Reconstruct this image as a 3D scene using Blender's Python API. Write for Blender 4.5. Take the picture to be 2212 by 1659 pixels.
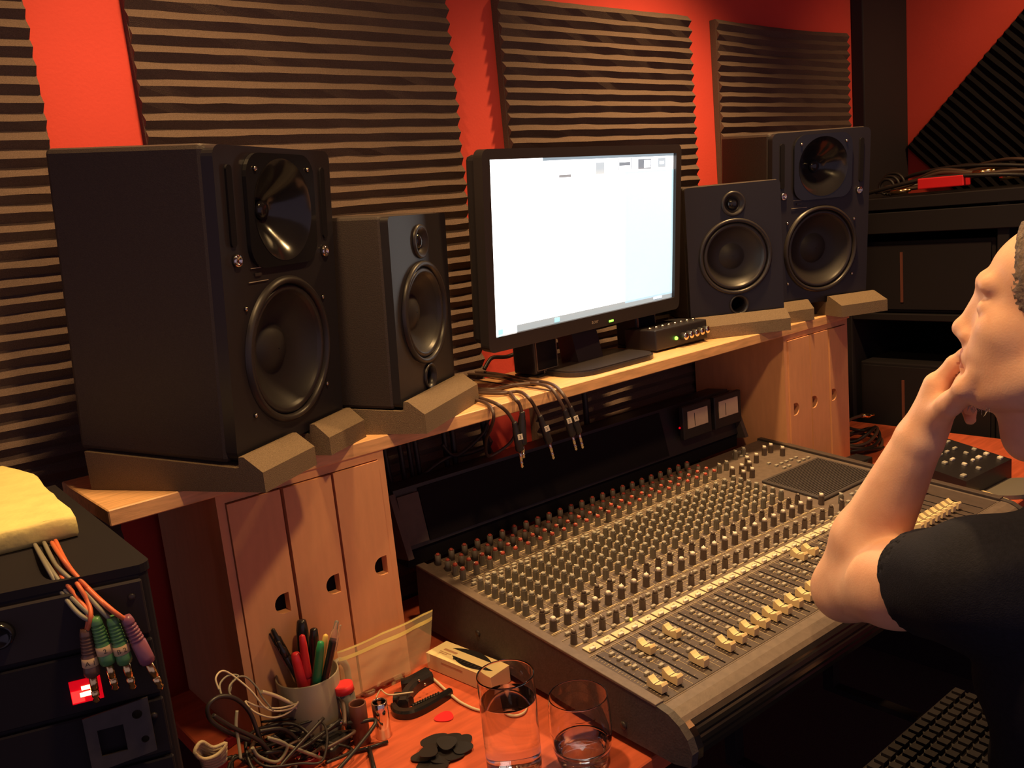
import bpy, bmesh, math, random
import numpy as np
from mathutils import Matrix, Vector

for o in list(bpy.data.objects):
    bpy.data.objects.remove(o, do_unlink=True)
SC = bpy.context.scene
COL = SC.collection
R = math.radians
random.seed(7)

# ------------------------------------------------------------------ camera
# world: x runs right along the back wall, y into the wall (wall at y = 0), z up
CAM = Vector((0.0, -1.46, 1.44))
YAW, PITCH, ROLL, FPX = R(39.635), R(10.7435), R(-5.5666), 1911.84
_f = Vector((math.sin(YAW)*math.cos(PITCH), math.cos(YAW)*math.cos(PITCH), -math.sin(PITCH)))
_r = Vector((math.cos(YAW), -math.sin(YAW), 0))
_u = _r.cross(_f)
_r2 = _r*math.cos(ROLL) + _u*math.sin(ROLL)
_u2 = -_r*math.sin(ROLL) + _u*math.cos(ROLL)
cd = bpy.data.cameras.new('camera')
cd.sensor_width = 36.0
cd.lens = 36.0*FPX/2212.0
cd.clip_start = 0.02
cam = bpy.data.objects.new('camera', cd)
COL.objects.link(cam)
cam.matrix_world = Matrix(((_r2.x, _u2.x, -_f.x, CAM.x), (_r2.y, _u2.y, -_f.y, CAM.y),
                           (_r2.z, _u2.z, -_f.z, CAM.z), (0, 0, 0, 1)))
SC.camera = cam

def ray(px, py):
    return _f + _r2*((px-1106.0)/FPX) - _u2*((py-829.5)/FPX)
def at(px, py, s):            # a point s metres deep
    return CAM + ray(px, py)*s
def on(px, py, axis, val):    # where a sight line meets the plane axis = val
    d = ray(px, py)
    return CAM + d*((val-CAM[axis])/d[axis])

# ------------------------------------------------------------------ light
SC.view_settings.view_transform = 'Standard'
SC.view_settings.look = 'None'
SC.view_settings.gamma = 1.0
SC.view_settings.use_curve_mapping = False
SC.view_settings.exposure = 0.0

world = bpy.data.worlds.new('world')
SC.world = world
world.use_nodes = True
bg = world.node_tree.nodes['Background']
bg.inputs[0].default_value = (0.56, 0.42, 0.58, 1)
bg.inputs[1].default_value = 0.42

def spot(name, loc, aim, watts, cone, blend, rad, col=(1.0, 0.61, 0.25)):
    l = bpy.data.lights.new(name, 'SPOT')
    l.energy = watts
    l.color = col
    l.spot_size = R(cone)
    l.spot_blend = blend
    l.shadow_soft_size = rad
    o = bpy.data.objects.new(name, l)
    COL.objects.link(o)
    o.location = loc
    o.rotation_euler = (Vector(aim)-Vector(loc)).to_track_quat('-Z', 'Y').to_euler()
    return o
spot('ceiling_lamp_right', (1.72, -0.47, 2.36), (1.62, -0.50, 0.7), 118, 112, 1.0, 0.04)
spot('ceiling_lamp_left', (0.50, -0.46, 2.36), (0.52, -0.46, 0.7), 66, 112, 1.0, 0.04)
spot('ceiling_lamp_rear', (0.62, -1.10, 2.36), (0.88, -0.66, 0.75), 38, 130, 1.0, 0.05)
spot('ceiling_lamp_corner', (2.42, -1.15, 2.36), (2.86, -0.42, 1.45), 40, 80, 1.0, 0.04)

# ------------------------------------------------------------------ materials
MATS = {}
def mat(name, col, rough=0.6, metal=0.0, spec=0.5, vary=0.0, vscale=40.0, bump=0.0, bscale=200.0,
        emit=0.0, ecol=None, trans=0.0, ior=1.45, alpha=1.0, coat=0.0, stretch=None, col2=None, sss=0.0):
    if name in MATS:
        return MATS[name]
    m = bpy.data.materials.new(name)
    m.use_nodes = True
    nt = m.node_tree
    b = nt.nodes['Principled BSDF']
    b.inputs['Base Color'].default_value = (*col, 1)
    b.inputs['Roughness'].default_value = rough
    b.inputs['Metallic'].default_value = metal
    b.inputs['Specular IOR Level'].default_value = spec
    b.inputs['IOR'].default_value = ior
    b.inputs['Transmission Weight'].default_value = trans
    b.inputs['Alpha'].default_value = alpha
    b.inputs['Coat Weight'].default_value = coat
    if sss:
        b.inputs['Subsurface Weight'].default_value = sss
        b.inputs['Subsurface Radius'].default_value = (0.010, 0.004, 0.002)
        b.inputs['Subsurface Scale'].default_value = 1.0
    if emit:
        b.inputs['Emission Color'].default_value = (*(ecol or col), 1)
        b.inputs['Emission Strength'].default_value = emit
    tc = None
    if vary or bump:
        tc = nt.nodes.new('ShaderNodeTexCoord')
        src = tc.outputs['Object']
        if stretch:
            mp = nt.nodes.new('ShaderNodeMapping')
            mp.inputs['Scale'].default_value = stretch
            nt.links.new(src, mp.inputs['Vector'])
            src = mp.outputs['Vector']
    if vary:
        n = nt.nodes.new('ShaderNodeTexNoise')
        n.inputs['Scale'].default_value = vscale
        n.inputs['Detail'].default_value = 5
        nt.links.new(src, n.inputs['Vector'])
        rp = nt.nodes.new('ShaderNodeValToRGB')
        c2 = col2 or tuple(c*(1-vary) for c in col)
        rp.color_ramp.elements[0].position = 0.32
        rp.color_ramp.elements[0].color = (*c2, 1)
        rp.color_ramp.elements[1].position = 0.68
        rp.color_ramp.elements[1].color = (*[min(1, c*(1+vary*0.5)) for c in col], 1)
        nt.links.new(n.outputs['Fac'], rp.inputs['Fac'])
        nt.links.new(rp.outputs['Color'], b.inputs['Base Color'])
    if bump:
        n2 = nt.nodes.new('ShaderNodeTexNoise')
        n2.inputs['Scale'].default_value = bscale
        n2.inputs['Detail'].default_value = 3
        nt.links.new(src, n2.inputs['Vector'])
        bp = nt.nodes.new('ShaderNodeBump')
        bp.inputs['Strength'].default_value = bump
        bp.inputs['Distance'].default_value = 0.002
        nt.links.new(n2.outputs['Fac'], bp.inputs['Height'])
        nt.links.new(bp.outputs['Normal'], b.inputs['Normal'])
    MATS[name] = m
    return m

mat('red_paint', (0.70, 0.076, 0.055), 0.75, spec=0.25, vary=0.06, vscale=6, bump=0.15, bscale=180)
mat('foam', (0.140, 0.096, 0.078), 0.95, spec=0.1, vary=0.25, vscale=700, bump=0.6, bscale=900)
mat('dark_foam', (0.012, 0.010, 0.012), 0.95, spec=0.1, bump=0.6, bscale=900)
mat('pad_foam', (0.21, 0.150, 0.100), 0.95, spec=0.1, vary=0.3, vscale=900, bump=0.7, bscale=900)
mat('black_trim', (0.024, 0.018, 0.021), 0.7, spec=0.3)
mat('gear_black', (0.016, 0.013, 0.016), 0.75, spec=0.2)
mat('carpet', (0.06, 0.04, 0.035), 0.95, vary=0.4, vscale=300)
mat('ceiling_paint', (0.35, 0.24, 0.2), 0.9)
mat('beech', (0.82, 0.46, 0.22), 0.42, spec=0.4, vary=0.22, vscale=16, stretch=(1.2, 9, 9), bump=0.06, bscale=60)
mat('beech_front', (0.74, 0.37, 0.19), 0.55, spec=0.25, vary=0.06, vscale=14, stretch=(5, 5, 1.1), bump=0.03, bscale=60)
mat('cherry', (0.60, 0.120, 0.056), 0.38, spec=0.45, vary=0.2, vscale=10, stretch=(1, 8, 8), bump=0.04, bscale=60)
mat('speaker_body', (0.045, 0.033, 0.030), 0.55, spec=0.4, vary=0.15, vscale=500, bump=0.25, bscale=700)
mat('baffle', (0.020, 0.017, 0.020), 0.38, spec=0.5)
mat('gloss_black', (0.012, 0.011, 0.013), 0.16, spec=0.6)
mat('cone', (0.024, 0.020, 0.020), 0.5, spec=0.4)
mat('rubber', (0.028, 0.023, 0.023), 0.36, spec=0.5)
mat('bezel', (0.028, 0.023, 0.025), 0.33, spec=0.5)
mat('black_plastic', (0.020, 0.017, 0.020), 0.4, spec=0.5, bump=0.1, bscale=500)
mat('dark_metal', (0.050, 0.042, 0.042), 0.42, metal=0.3, vary=0.15, vscale=200)
mat('void', (0.012, 0.010, 0.013), 0.9, spec=0.1)
mat('screen_white', (0.9, 0.9, 0.9), 0.4, emit=3.0, ecol=(1.0, 1.0, 0.98))
mat('screen_side', (0.5, 0.6, 0.7), 0.4, emit=1.0, ecol=(0.56, 0.84, 0.93))
mat('screen_bar', (0.5, 0.55, 0.6), 0.4, emit=0.9, ecol=(0.62, 0.72, 0.78))
mat('screen_task', (0.4, 0.45, 0.5), 0.4, emit=0.55, ecol=(0.52, 0.68, 0.76))
mat('screen_icon', (0.3, 0.3, 0.35), 0.4, emit=0.5, ecol=(0.50, 0.60, 0.68))
mat('screen_cyan', (0.3, 0.8, 0.9), 0.4, emit=1.3, ecol=(0.35, 0.95, 1.0))
mat('led_green', (0.2, 0.9, 0.1), 0.4, emit=3.0, ecol=(0.22, 1.0, 0.06))
mat('led_red', (0.9, 0.05, 0.05), 0.4, emit=3.2, ecol=(1.0, 0.015, 0.012))
mat('led_dim_red', (0.5, 0.01, 0.01), 0.3, emit=0.55, ecol=(1.0, 0.0, 0.01))
mat('led_white', (1, 0.8, 0.4), 0.4, emit=4.0, ecol=(1.0, 0.72, 0.35))
mat('led_yellow', (0.9, 0.8, 0.1), 0.4, emit=2.5, ecol=(1.0, 0.85, 0.05))
mat('console_panel', (0.165, 0.125, 0.105), 0.5, spec=0.4, vary=0.15, vscale=90, bump=0.1, bscale=400)
mat('console_dark', (0.085, 0.062, 0.055), 0.5, spec=0.4, vary=0.12, vscale=60)
mat('console_side', (0.070, 0.058, 0.058), 0.55, spec=0.35, vary=0.15, vscale=120, bump=0.2, bscale=300)
mat('print', (0.52, 0.42, 0.27), 0.7, spec=0.2)
mat('knob_grey', (0.160, 0.138, 0.108), 0.45, spec=0.5)
mat('knob_brown', (0.105, 0.074, 0.058), 0.45, spec=0.5)
mat('cap_white', (0.80, 0.72, 0.60), 0.5)
mat('cap_red', (0.50, 0.090, 0.060), 0.5)
mat('cap_grey', (0.33, 0.31, 0.26), 0.5)
mat('ivory', (0.85, 0.66, 0.36), 0.45, spec=0.4)
mat('button_grey', (0.40, 0.37, 0.31), 0.5)
mat('strip_white', (0.72, 0.60, 0.38), 0.6, vary=0.12, vscale=120)
mat('ink', (0.05, 0.04, 0.04), 0.7)
mat('line_light', (0.42, 0.35, 0.27), 0.6)
mat('meter_face', (0.70, 0.54, 0.40), 0.5, vary=0.08, vscale=30)
mat('cable_black', (0.022, 0.017, 0.018), 0.42, spec=0.5)
mat('cable_brown', (0.085, 0.050, 0.040), 0.40, spec=0.5)
mat('cable_white', (0.62, 0.52, 0.36), 0.5)
mat('cable_grey', (0.24, 0.22, 0.17), 0.5)
mat('cable_orange', (0.70, 0.16, 0.06), 0.45)
mat('cable_cream', (0.40, 0.32, 0.20), 0.55, bump=0.4, bscale=500)
mat('steel', (0.70, 0.62, 0.50), 0.18, metal=1.0)
mat('chrome', (0.80, 0.74, 0.66), 0.08, metal=1.0)
mat('gold_metal', (0.85, 0.62, 0.30), 0.2, metal=1.0)
mat('brown_tube', (0.150, 0.055, 0.040), 0.35, spec=0.5)
mat('plug_green', (0.10, 0.26, 0.09), 0.30, spec=0.6)
mat('plug_brown', (0.16, 0.080, 0.055), 0.30, spec=0.6)
mat('plug_purple', (0.25, 0.085, 0.130), 0.30, spec=0.6)
mat('tag_white', (0.80, 0.74, 0.60), 0.6)
mat('tag_cream', (0.78, 0.52, 0.28), 0.6)
mat('yellow_foam', (0.98, 0.80, 0.30), 0.85, vary=0.10, vscale=30, bump=0.5, bscale=90)
mat('grey_plate', (0.070, 0.058, 0.055), 0.45, metal=0.25, vary=0.15, vscale=80)
mat('glass', (1, 1, 1), 0.0, trans=1.0, ior=1.47, spec=0.5)
mat('water', (1, 1, 1), 0.0, trans=1.0, ior=1.33, spec=0.5)
mat('mug', (0.30, 0.26, 0.20), 0.35, spec=0.5)
mat('pen_black', (0.02, 0.018, 0.02), 0.25, spec=0.6)
mat('pen_red', (0.75, 0.035, 0.045), 0.35, spec=0.5)
mat('pen_green', (0.03, 0.27, 0.10), 0.35, spec=0.5)
mat('pen_yellow', (0.80, 0.55, 0.15), 0.4)
mat('clear_plastic', (0.95, 0.90, 0.80), 0.12, trans=0.85, ior=1.2, spec=0.5)
mat('bag_plastic', (0.85, 0.72, 0.45), 0.22, alpha=0.15, spec=0.6)
mat('bag_zip', (0.72, 0.60, 0.20), 0.3, alpha=0.75, spec=0.6)
mat('carton', (0.82, 0.66, 0.36), 0.6, vary=0.05, vscale=30)
mat('carton_side', (0.70, 0.52, 0.32), 0.6)
mat('carton_print', (0.45, 0.24, 0.14), 0.7)
mat('pick_black', (0.020, 0.018, 0.020), 0.35, spec=0.5)
mat('pick_red', (0.85, 0.03, 0.04), 0.3, spec=0.5)
mat('red_card', (0.80, 0.020, 0.030), 0.45)
mat('maroon', (0.22, 0.015, 0.025), 0.35)
mat('skin', (0.84, 0.52, 0.36), 0.5, spec=0.35, vary=0.12, vscale=22, bump=0.12, bscale=420, col2=(0.76, 0.42, 0.28), sss=0.15)
mat('hair', (0.20, 0.145, 0.115), 0.7, vary=0.5, vscale=90, bump=0.8, bscale=260)
mat('beard', (0.42, 0.34, 0.28), 0.7, vary=0.3, vscale=200)
mat('navy_shirt', (0.0135, 0.0135, 0.021), 0.85, spec=0.2, vary=0.2, vscale=200, bump=0.35, bscale=600)
mat('trousers', (0.03, 0.03, 0.035), 0.9)
mat('eye_white', (0.75, 0.68, 0.6), 0.25)
mat('trim_grey', (0.28, 0.22, 0.19), 0.25, metal=0.6)
mat('mesh_grey', (0.16, 0.14, 0.12), 0.7)

# ------------------------------------------------------------------ helpers
def catmull(pts, n=8, closed=False):
    P = [Vector(p) for p in pts]
    if len(P) < 3:
        return P
    out = []
    N = len(P)
    rng = range(N if closed else N-1)
    for i in rng:
        if closed:
            a, b, c, d = P[(i-1) % N], P[i], P[(i+1) % N], P[(i+2) % N]
        else:
            a, b, c, d = P[max(i-1, 0)], P[i], P[i+1], P[min(i+2, N-1)]
        for k in range(n):
            t = k/n
            out.append(0.5*((2*b)+(c-a)*t+(2*a-5*b+4*c-d)*t*t+(3*b-a-3*c+d)*t**3))
    if not closed:
        out.append(P[-1])
    return out

class MB:
    def __init__(s):
        s.v, s.f, s.m, s.s = [], [], [], []
    def add(s, verts, faces, mi=0, smooth=False, M=None):
        o = len(s.v)
        for v in verts:
            v = Vector(v)
            s.v.append(M @ v if M is not None else v)
        for i, f in enumerate(faces):
            s.f.append([o+k for k in f])
            s.m.append(mi)
            s.s.append(smooth if isinstance(smooth, bool) else smooth[i])
        return s
    def box(s, c, d, mi=0, M=None, bev=0.0, seg=2):
        x, y, z = d[0]/2, d[1]/2, d[2]/2
        if bev <= 0:
            V = [(c[0]+a*x, c[1]+b*y, c[2]+e*z) for a in (-1, 1) for b in (-1, 1) for e in (-1, 1)]
            return s.add(V, [(0, 1, 3, 2), (4, 6, 7, 5), (0, 4, 5, 1), (2, 3, 7, 6), (0, 2, 6, 4), (1, 5, 7, 3)], mi, False, M)
        bm = bmesh.new()
        bmesh.ops.create_cube(bm, size=1.0)
        for v in bm.verts:
            v.co = Vector((c[0]+v.co.x*d[0], c[1]+v.co.y*d[1], c[2]+v.co.z*d[2]))
        bmesh.ops.bevel(bm, geom=list(bm.edges), offset=bev, segments=seg, affect='EDGES', profile=0.5)
        bm.verts.index_update()
        s.add([v.co.copy() for v in bm.verts], [[v.index for v in f.verts] for f in bm.faces], mi, False, M)
        bm.free()
        return s
    def lathe(s, prof, n=24, mi=0, M=None, closed=False, smooth=True, mis=None, tight=False, caps=True):
        V, F, SM = [], [], []
        if tight:      # support loops beside the corners keep the shading normals true
            q = [prof[0]]
            for (r0, z0), (r1, z1) in zip(prof, prof[1:]):
                L = math.hypot(r1-r0, z1-z0)
                if L > 0.004:
                    for t in (0.0005/L, 1-0.0005/L):
                        q.append((r0+(r1-r0)*t, z0+(z1-z0)*t))
                q.append((r1, z1))
            prof = q
        for (r, z) in prof:
            for k in range(n):
                a = 2*math.pi*k/n
                V.append((r*math.cos(a), r*math.sin(a), z))
        L = len(prof)
        o = len(s.v)
        rings = L if closed else L-1
        for i in range(rings):
            j = (i+1) % L
            for k in range(n):
                F.append((i*n+k, i*n+(k+1) % n, j*n+(k+1) % n, j*n+k))
        MI = []
        for i in range(rings):
            MI += [mis[i] if mis else mi]*n
        if not closed and caps:
            if prof[0][0] > 1e-6:
                F.append(tuple(reversed(range(n)))); MI.append(mis[0] if mis else mi)
            if prof[-1][0] > 1e-6:
                F.append(tuple((L-1)*n+k for k in range(n))); MI.append(mis[-1] if mis else mi)
        for v in V:
            s.v.append(M @ Vector(v) if M is not None else Vector(v))
        for f, m_ in zip(F, MI):
            s.f.append([o+k for k in f]); s.m.append(m_); s.s.append(smooth and len(f) == 4)
        return s
    def cyl(s, p0, p1, r0, r1=None, n=16, mi=0):
        p0, p1 = Vector(p0), Vector(p1)
        d = p1-p0
        M = Matrix.Translation(p0) @ d.to_track_quat('Z', 'Y').to_matrix().to_4x4()
        return s.lathe([(r0, 0), (r0 if r1 is None else r1, d.length)], n, mi, M)
    def tube(s, pts, r, n=8, mi=0, closed=False, sub=6):
        P = catmull(pts, sub, closed) if sub else [Vector(p) for p in pts]
        L = len(P)
        V, F = [], []
        up = None
        for i, p in enumerate(P):
            a = P[(i-1) % L] if (closed or i > 0) else p
            b = P[(i+1) % L] if (closed or i < L-1) else p
            t = (b-a)
            t = t.normalized() if t.length > 1e-9 else Vector((0, 0, 1))
            if up is None:
                up = t.orthogonal().normalized()
            else:
                up = up-t*up.dot(t)
                up = up.normalized() if up.length > 1e-6 else t.orthogonal().normalized()
            w = t.cross(up)
            rr = r(i/(L-1)) if callable(r) else r
            for k in range(n):
                g = 2*math.pi*k/n
                V.append(p+up*(rr*math.cos(g))+w*(rr*math.sin(g)))
        for i in range(L if closed else L-1):
            j = (i+1) % L
            for k in range(n):
                F.append((i*n+k, i*n+(k+1) % n, j*n+(k+1) % n, j*n+k))
        sm = [True]*len(F)
        if not closed:
            F.append(tuple(reversed(range(n)))); F.append(tuple((L-1)*n+k for k in range(n)))
            sm += [False, False]
        return s.add(V, F, mi, sm)
    def sphere(s, c, r, n=16, mi=0, M=None):
        if not isinstance(r, (tuple, list)):
            r = (r, r, r)
        h = max(6, n//2)
        prof = [(math.sin(math.pi*i/h), -math.cos(math.pi*i/h)) for i in range(h+1)]
        prof[0] = (0.0005, -1); prof[-1] = (0.0005, 1)
        T = Matrix.Translation(Vector(c)) @ Matrix.Diagonal((*r, 1))
        return s.lathe(prof, n, mi, (M @ T) if M is not None else T)
    def prism(s, poly, a0, a1, axis='x', mi=0, M=None, smooth=False):
        # poly: 2d points extruded along an axis; x -> (y,z), y -> (x,z), z -> (x,y)
        def mk(p, a):
            return {'x': (a, p[0], p[1]), 'y': (p[0], a, p[1]), 'z': (p[0], p[1], a)}[axis]
        n = len(poly)
        V = [mk(p, a0) for p in poly]+[mk(p, a1) for p in poly]
        F = [(i, (i+1) % n, n+(i+1) % n, n+i) for i in range(n)]
        sm = [smooth]*n
        F += [tuple(reversed(range(n))), tuple(range(n, 2*n))]
        return s.add(V, F, mi, sm+[False, False], M)
    def mesh(s, name, mats):
        me = bpy.data.meshes.new(name)
        me.from_pydata([tuple(v) for v in s.v], [], s.f)
        for m_ in mats:
            me.materials.append(MATS[m_])
        me.polygons.foreach_set('material_index', s.m)
        me.polygons.foreach_set('use_smooth', s.s)
        me.update()
        bm = bmesh.new()
        bm.from_mesh(me)
        bmesh.ops.recalc_face_normals(bm, faces=bm.faces)
        bm.to_mesh(me)
        bm.free()
        return me

def tag(o, label=None, cat=None, group=None, kind=None):
    if label: o['label'] = label
    if cat: o['category'] = cat
    if group: o['group'] = group
    if kind: o['kind'] = kind
    return o
def thing(name, label, cat, M=None, group=None):
    o = bpy.data.objects.new(name, None)
    o.empty_display_size = 0.03
    COL.objects.link(o)
    if M is not None:
        o.matrix_world = M if isinstance(M, Matrix) else Matrix.Translation(Vector(M))
    return tag(o, label, cat, group)
def part(name, mb, mats, parent=None, M=None, label=None, cat=None, group=None, kind=None):
    if isinstance(mats, str):
        mats = [mats]
    me = mb.mesh(name, mats) if isinstance(mb, MB) else mb
    o = bpy.data.objects.new(name, me)
    COL.objects.link(o)
    if parent is not None:
        o.parent = parent
    if M is not None:
        o.matrix_local = M if isinstance(M, Matrix) else Matrix.Translation(Vector(M))
    return tag(o, label, cat, group, kind)
def T(x, y, z): return Matrix.Translation(Vector((x, y, z)))
def RZ(a): return Matrix.Rotation(a, 4, 'Z')
def RX(a): return Matrix.Rotation(a, 4, 'X')
def RY(a): return Matrix.Rotation(a, 4, 'Y')
def frame(origin, ex, ey, ez):
    return Matrix(((ex[0], ey[0], ez[0], origin[0]), (ex[1], ey[1], ez[1], origin[1]), (ex[2], ey[2], ez[2], origin[2]), (0, 0, 0, 1)))
def text_mesh(txt, size, matn, extrude=0.0):
    cu = bpy.data.curves.new('text', 'FONT')
    cu.body = txt
    cu.size = size
    cu.align_x = 'CENTER'
    cu.align_y = 'CENTER'
    cu.extrude = extrude
    cu.resolution_u = 2
    to = bpy.data.objects.new('text', cu)
    COL.objects.link(to)
    dg = bpy.context.evaluated_depsgraph_get()
    me = bpy.data.meshes.new_from_object(to.evaluated_get(dg))
    bpy.data.objects.remove(to, do_unlink=True)
    me.materials.clear()
    me.materials.append(MATS[matn])
    return me
FACE_Y = RX(R(90))      # text that faces -y
# ------------------------------------------------------------------ the room
RX_WALL = 2.96
part('wall_back', MB().box((1.2, 0.05, 1.2), (6.4, 0.1, 2.4)), 'red_paint', kind='structure', label='red painted back wall behind the foam panels')
part('wall_right', MB().box((RX_WALL+0.05, -1.5, 1.2), (0.1, 3.0, 2.4)), 'red_paint', kind='structure', label='red painted right wall with the tilted foam square')
part('floor', MB().box((1.0, -1.6, -0.03), (6.0, 3.4, 0.06)), 'carpet', kind='structure', label='dark carpeted floor under the desk')
part('ceiling', MB().box((1.0, -1.6, 2.43), (6.0, 3.4, 0.06)), 'ceiling_paint', kind='structure', label='dim ceiling over the desk')
part('trim_1', MB().box((2.82, -0.02, 1.2), (0.28, 0.04, 2.4), bev=0.004), 'black_trim', kind='structure', label='black vertical pillar board in the room corner')

# ------------------------------------------------------------------ acoustic foam
def foam_sheet(w, rows, pitch=0.0254, base=0.017, tip=0.029, nx=14, jit=0.0012, wob=0.0):
    mb = MB()
    prof = []
    for i in range(rows):
        prof.append((tip, -(i+0.5)*pitch, i))
        prof.append((base+0.002, -(i+1)*pitch, i))
    prof = [(0.0, 0.0, 0), (base+0.002, 0.0, 0)] + prof
    prof[-1] = (base+0.002, -rows*pitch, rows-1)
    prof.append((0.0, -rows*pitch, rows-1))
    V, F = [], []
    n = len(prof)
    rg = random.Random(int(w*1000)+rows)
    for k in range(nx+1):
        for j, (d, z, i) in enumerate(prof):
            g = 0 if d == 0 else 1
            x = w*k/nx + (rg.uniform(-jit, jit) if k in (0, nx) else 0)
            V.append((x, -d+g*rg.uniform(-jit, jit), z+g*rg.uniform(-jit, jit)*0.8 - wob*math.sin(k/nx*3.1)*(1 if i < 3 else 0)))
    for k in range(nx):
        for j in range(n-1):
            F.append((k*n+j, (k+1)*n+j, (k+1)*n+j+1, k*n+j+1))
        F.append((k*n+n-1, (k+1)*n+n-1, (k+1)*n, k*n))
    F.append(tuple(range(n)))
    F.append(tuple(reversed(range(nx*n, nx*n+n))))
    return mb.add(V, F, 0, False)
FT = 1.878
for x0, x1, rows, wob, lab in ((-0.245, 0.366, 48, 0, 'brown ridged foam panel at the far left behind the speaker'),
                         (0.507, 1.118, 48, 0, 'brown ridged foam panel behind the large left speaker'),
                         (1.250, 1.866, 48, 0, 'brown ridged foam panel behind the computer monitor'),
                         (1.977, 2.620, 48, 0.006, 'brown ridged foam panel above the right speakers, next to the black pillar')):
    part('acoustic_foam', foam_sheet(x1-x0, rows, wob=wob), 'foam', M=T(x0, -0.001, FT), label=lab, cat='foam panel', group='ridged foam panels on the back wall')
_q = math.sqrt(.5)
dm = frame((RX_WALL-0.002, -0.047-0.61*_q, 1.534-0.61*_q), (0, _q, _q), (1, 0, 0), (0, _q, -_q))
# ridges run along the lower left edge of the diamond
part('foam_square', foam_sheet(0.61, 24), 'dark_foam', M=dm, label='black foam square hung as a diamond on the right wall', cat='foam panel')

# ------------------------------------------------------------------ shelf, cabinets, desk
SH = 1.125
part('monitor_shelf', MB().box(((0.283+2.092)/2, -0.1895, SH-0.011), (2.092-0.283, 0.221, 0.022), bev=0.0015, seg=1), 'beech',
     label='long orange beech shelf carrying the speakers and the monitor', cat='shelf')
DZ = 0.72
desk = thing('desk', 'reddish cherry wood desk under the mixing console', 'desk', (1.4225, -0.3875, 0))
part('desktop', MB().box((0, 0, DZ-0.014), (2.115, 0.695, 0.028), bev=0.002, seg=1), 'cherry', desk)
for sx in (-1.03, 1.03):
    part('leg_panel', MB().box((sx, 0.0, (DZ-0.028)/2), (0.03, 0.62, DZ-0.028)), 'black_trim', desk)

def drawer_front(w, h, hx, hz, side):
    # plank with a D shaped finger hole; side = +1 flat edge to the right
    bm = bmesh.new()
    def loop(pts):
        vs = [bm.verts.new((p[0], 0, p[1])) for p in pts]
        return [bm.edges.new((vs[i], vs[(i+1) % len(vs)])) for i in range(len(vs))]
    E1 = loop([(-w/2, 0), (w/2, 0), (w/2, h), (-w/2, h)])
    r = 0.0150
    pts = [(hx+side*0.009, hz-r), (hx+side*0.009, hz+r)]
    arc = [(hx-side*(r*math.sin(a)*0.95), hz+r*math.cos(a)) for a in [math.pi*k/10 for k in range(11)]]
    E2 = loop(pts+arc if side > 0 else pts+arc)
    bmesh.ops.triangle_fill(bm, use_beauty=True, use_dissolve=False, edges=E1+E2)
    # drop triangles inside the hole
    def inside(c):
        dx, dz = (c.x-hx)*side, c.z-hz
        return abs(dz) < r and ((dx <= 0.009 and dx >= 0) or (dx < 0 and (dx/0.95)**2+dz*dz < r*r*0.98))
    bad = [f for f in bm.faces if inside(f.calc_center_median())]
    if bad:
        bmesh.ops.delete(bm, geom=bad, context='FACES')
    ex = bmesh.ops.extrude_face_region(bm, geom=list(bm.faces))
    for e in ex['geom']:
        if isinstance(e, bmesh.types.BMVert):
            e.co.y += 0.016
    bmesh.ops.recalc_face_normals(bm, faces=bm.faces)
    me = bpy.data.meshes.new('drawer_front')
    bm.to_mesh(me)
    bm.free()
    me.materials.append(MATS['beech_front'])
    return me
def cabinet(x0, x1, dx, side, lab):
    top = SH-0.022
    c = thing('drawer_cabinet', lab, 'cabinet', ((x0+x1)/2, -0.167, DZ), 'drawer cabinets under the shelf')
    w = x1-x0
    h = top-DZ
    b = MB()
    b.box((-w/2+0.006, 0, h/2), (0.012, 0.262, h))
    b.box((w/2-0.006, 0, h/2), (0.012, 0.262, h))
    b.box((0, 0, h-0.006), (w-0.024, 0.262, 0.012))
    b.box((0, 0.003, 0.006), (w-0.024, 0.25, 0.012))
    b.box((0, 0.124, h/2), (w-0.024, 0.008, h-0.024))
    part('body', b, 'beech_front', c)
    n = len(dx)
    for i, (a, e, hx) in enumerate(dx):
        d = thing('drawer', None, None)
        d.parent = c
        d.location = ((a+e)/2-(x0+x1)/2, -0.134+random.uniform(-0.0015, 0.0015), 0.014)
        part('front_board', drawer_front(e-a, h-0.028, hx-(a+e)/2, 0.9215-DZ-0.014, side), [], d)
        part('drawer_box', MB().box((0, 0.118, (h-0.06)/2+0.01), (e-a-0.008, 0.20, h-0.06)), 'void', d)
cabinet(0.420, 0.690, ((0.433, 0.512, 0.493), (0.517, 0.594, 0.576), (0.599, 0.678, 0.662)), 1, 'left beech cabinet of three tall drawers with finger holes')
cabinet(1.795, 2.082, ((1.808, 1.898, 1.831), (1.905, 1.984, 1.915), (1.991, 2.069, 2.004)), -1, 'right beech cabinet of three tall drawers with finger holes')

# ------------------------------------------------------------------ loudspeakers on foam pads
def axes(th, ph):
    n = Vector((math.sin(th), -math.cos(th), 0)); w = Vector((math.cos(th), math.sin(th), 0)); up = Vector((0, 0, 1))
    return w, n*math.cos(ph)-up*math.sin(ph), up*math.cos(ph)+n*math.sin(ph)
def spk_frame(p, th, ph, w, d, k=1.0):
    W, N, U = axes(R(th), R(ph))
    return frame(Vector(p)+W*(w*k/2)-N*(d*k/2), W, -N, U) @ Matrix.Diagonal((k, k, k, 1))
TOFRONT = RX(R(90))    # local z -> -y (out of the front)
def rrect(w, h, r, n=6, cx=0, cz=0):
    pts = []
    for sx, sz, a0 in ((1, 1, 0), (-1, 1, 90), (-1, -1, 180), (1, -1, 270)):
        for k in range(n+1):
            a = R(a0+90*k/n)
            pts.append((cx+sx*(w/2-r)+r*math.cos(a), cz+sz*(h/2-r)+r*math.sin(a)))
    return pts
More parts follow.
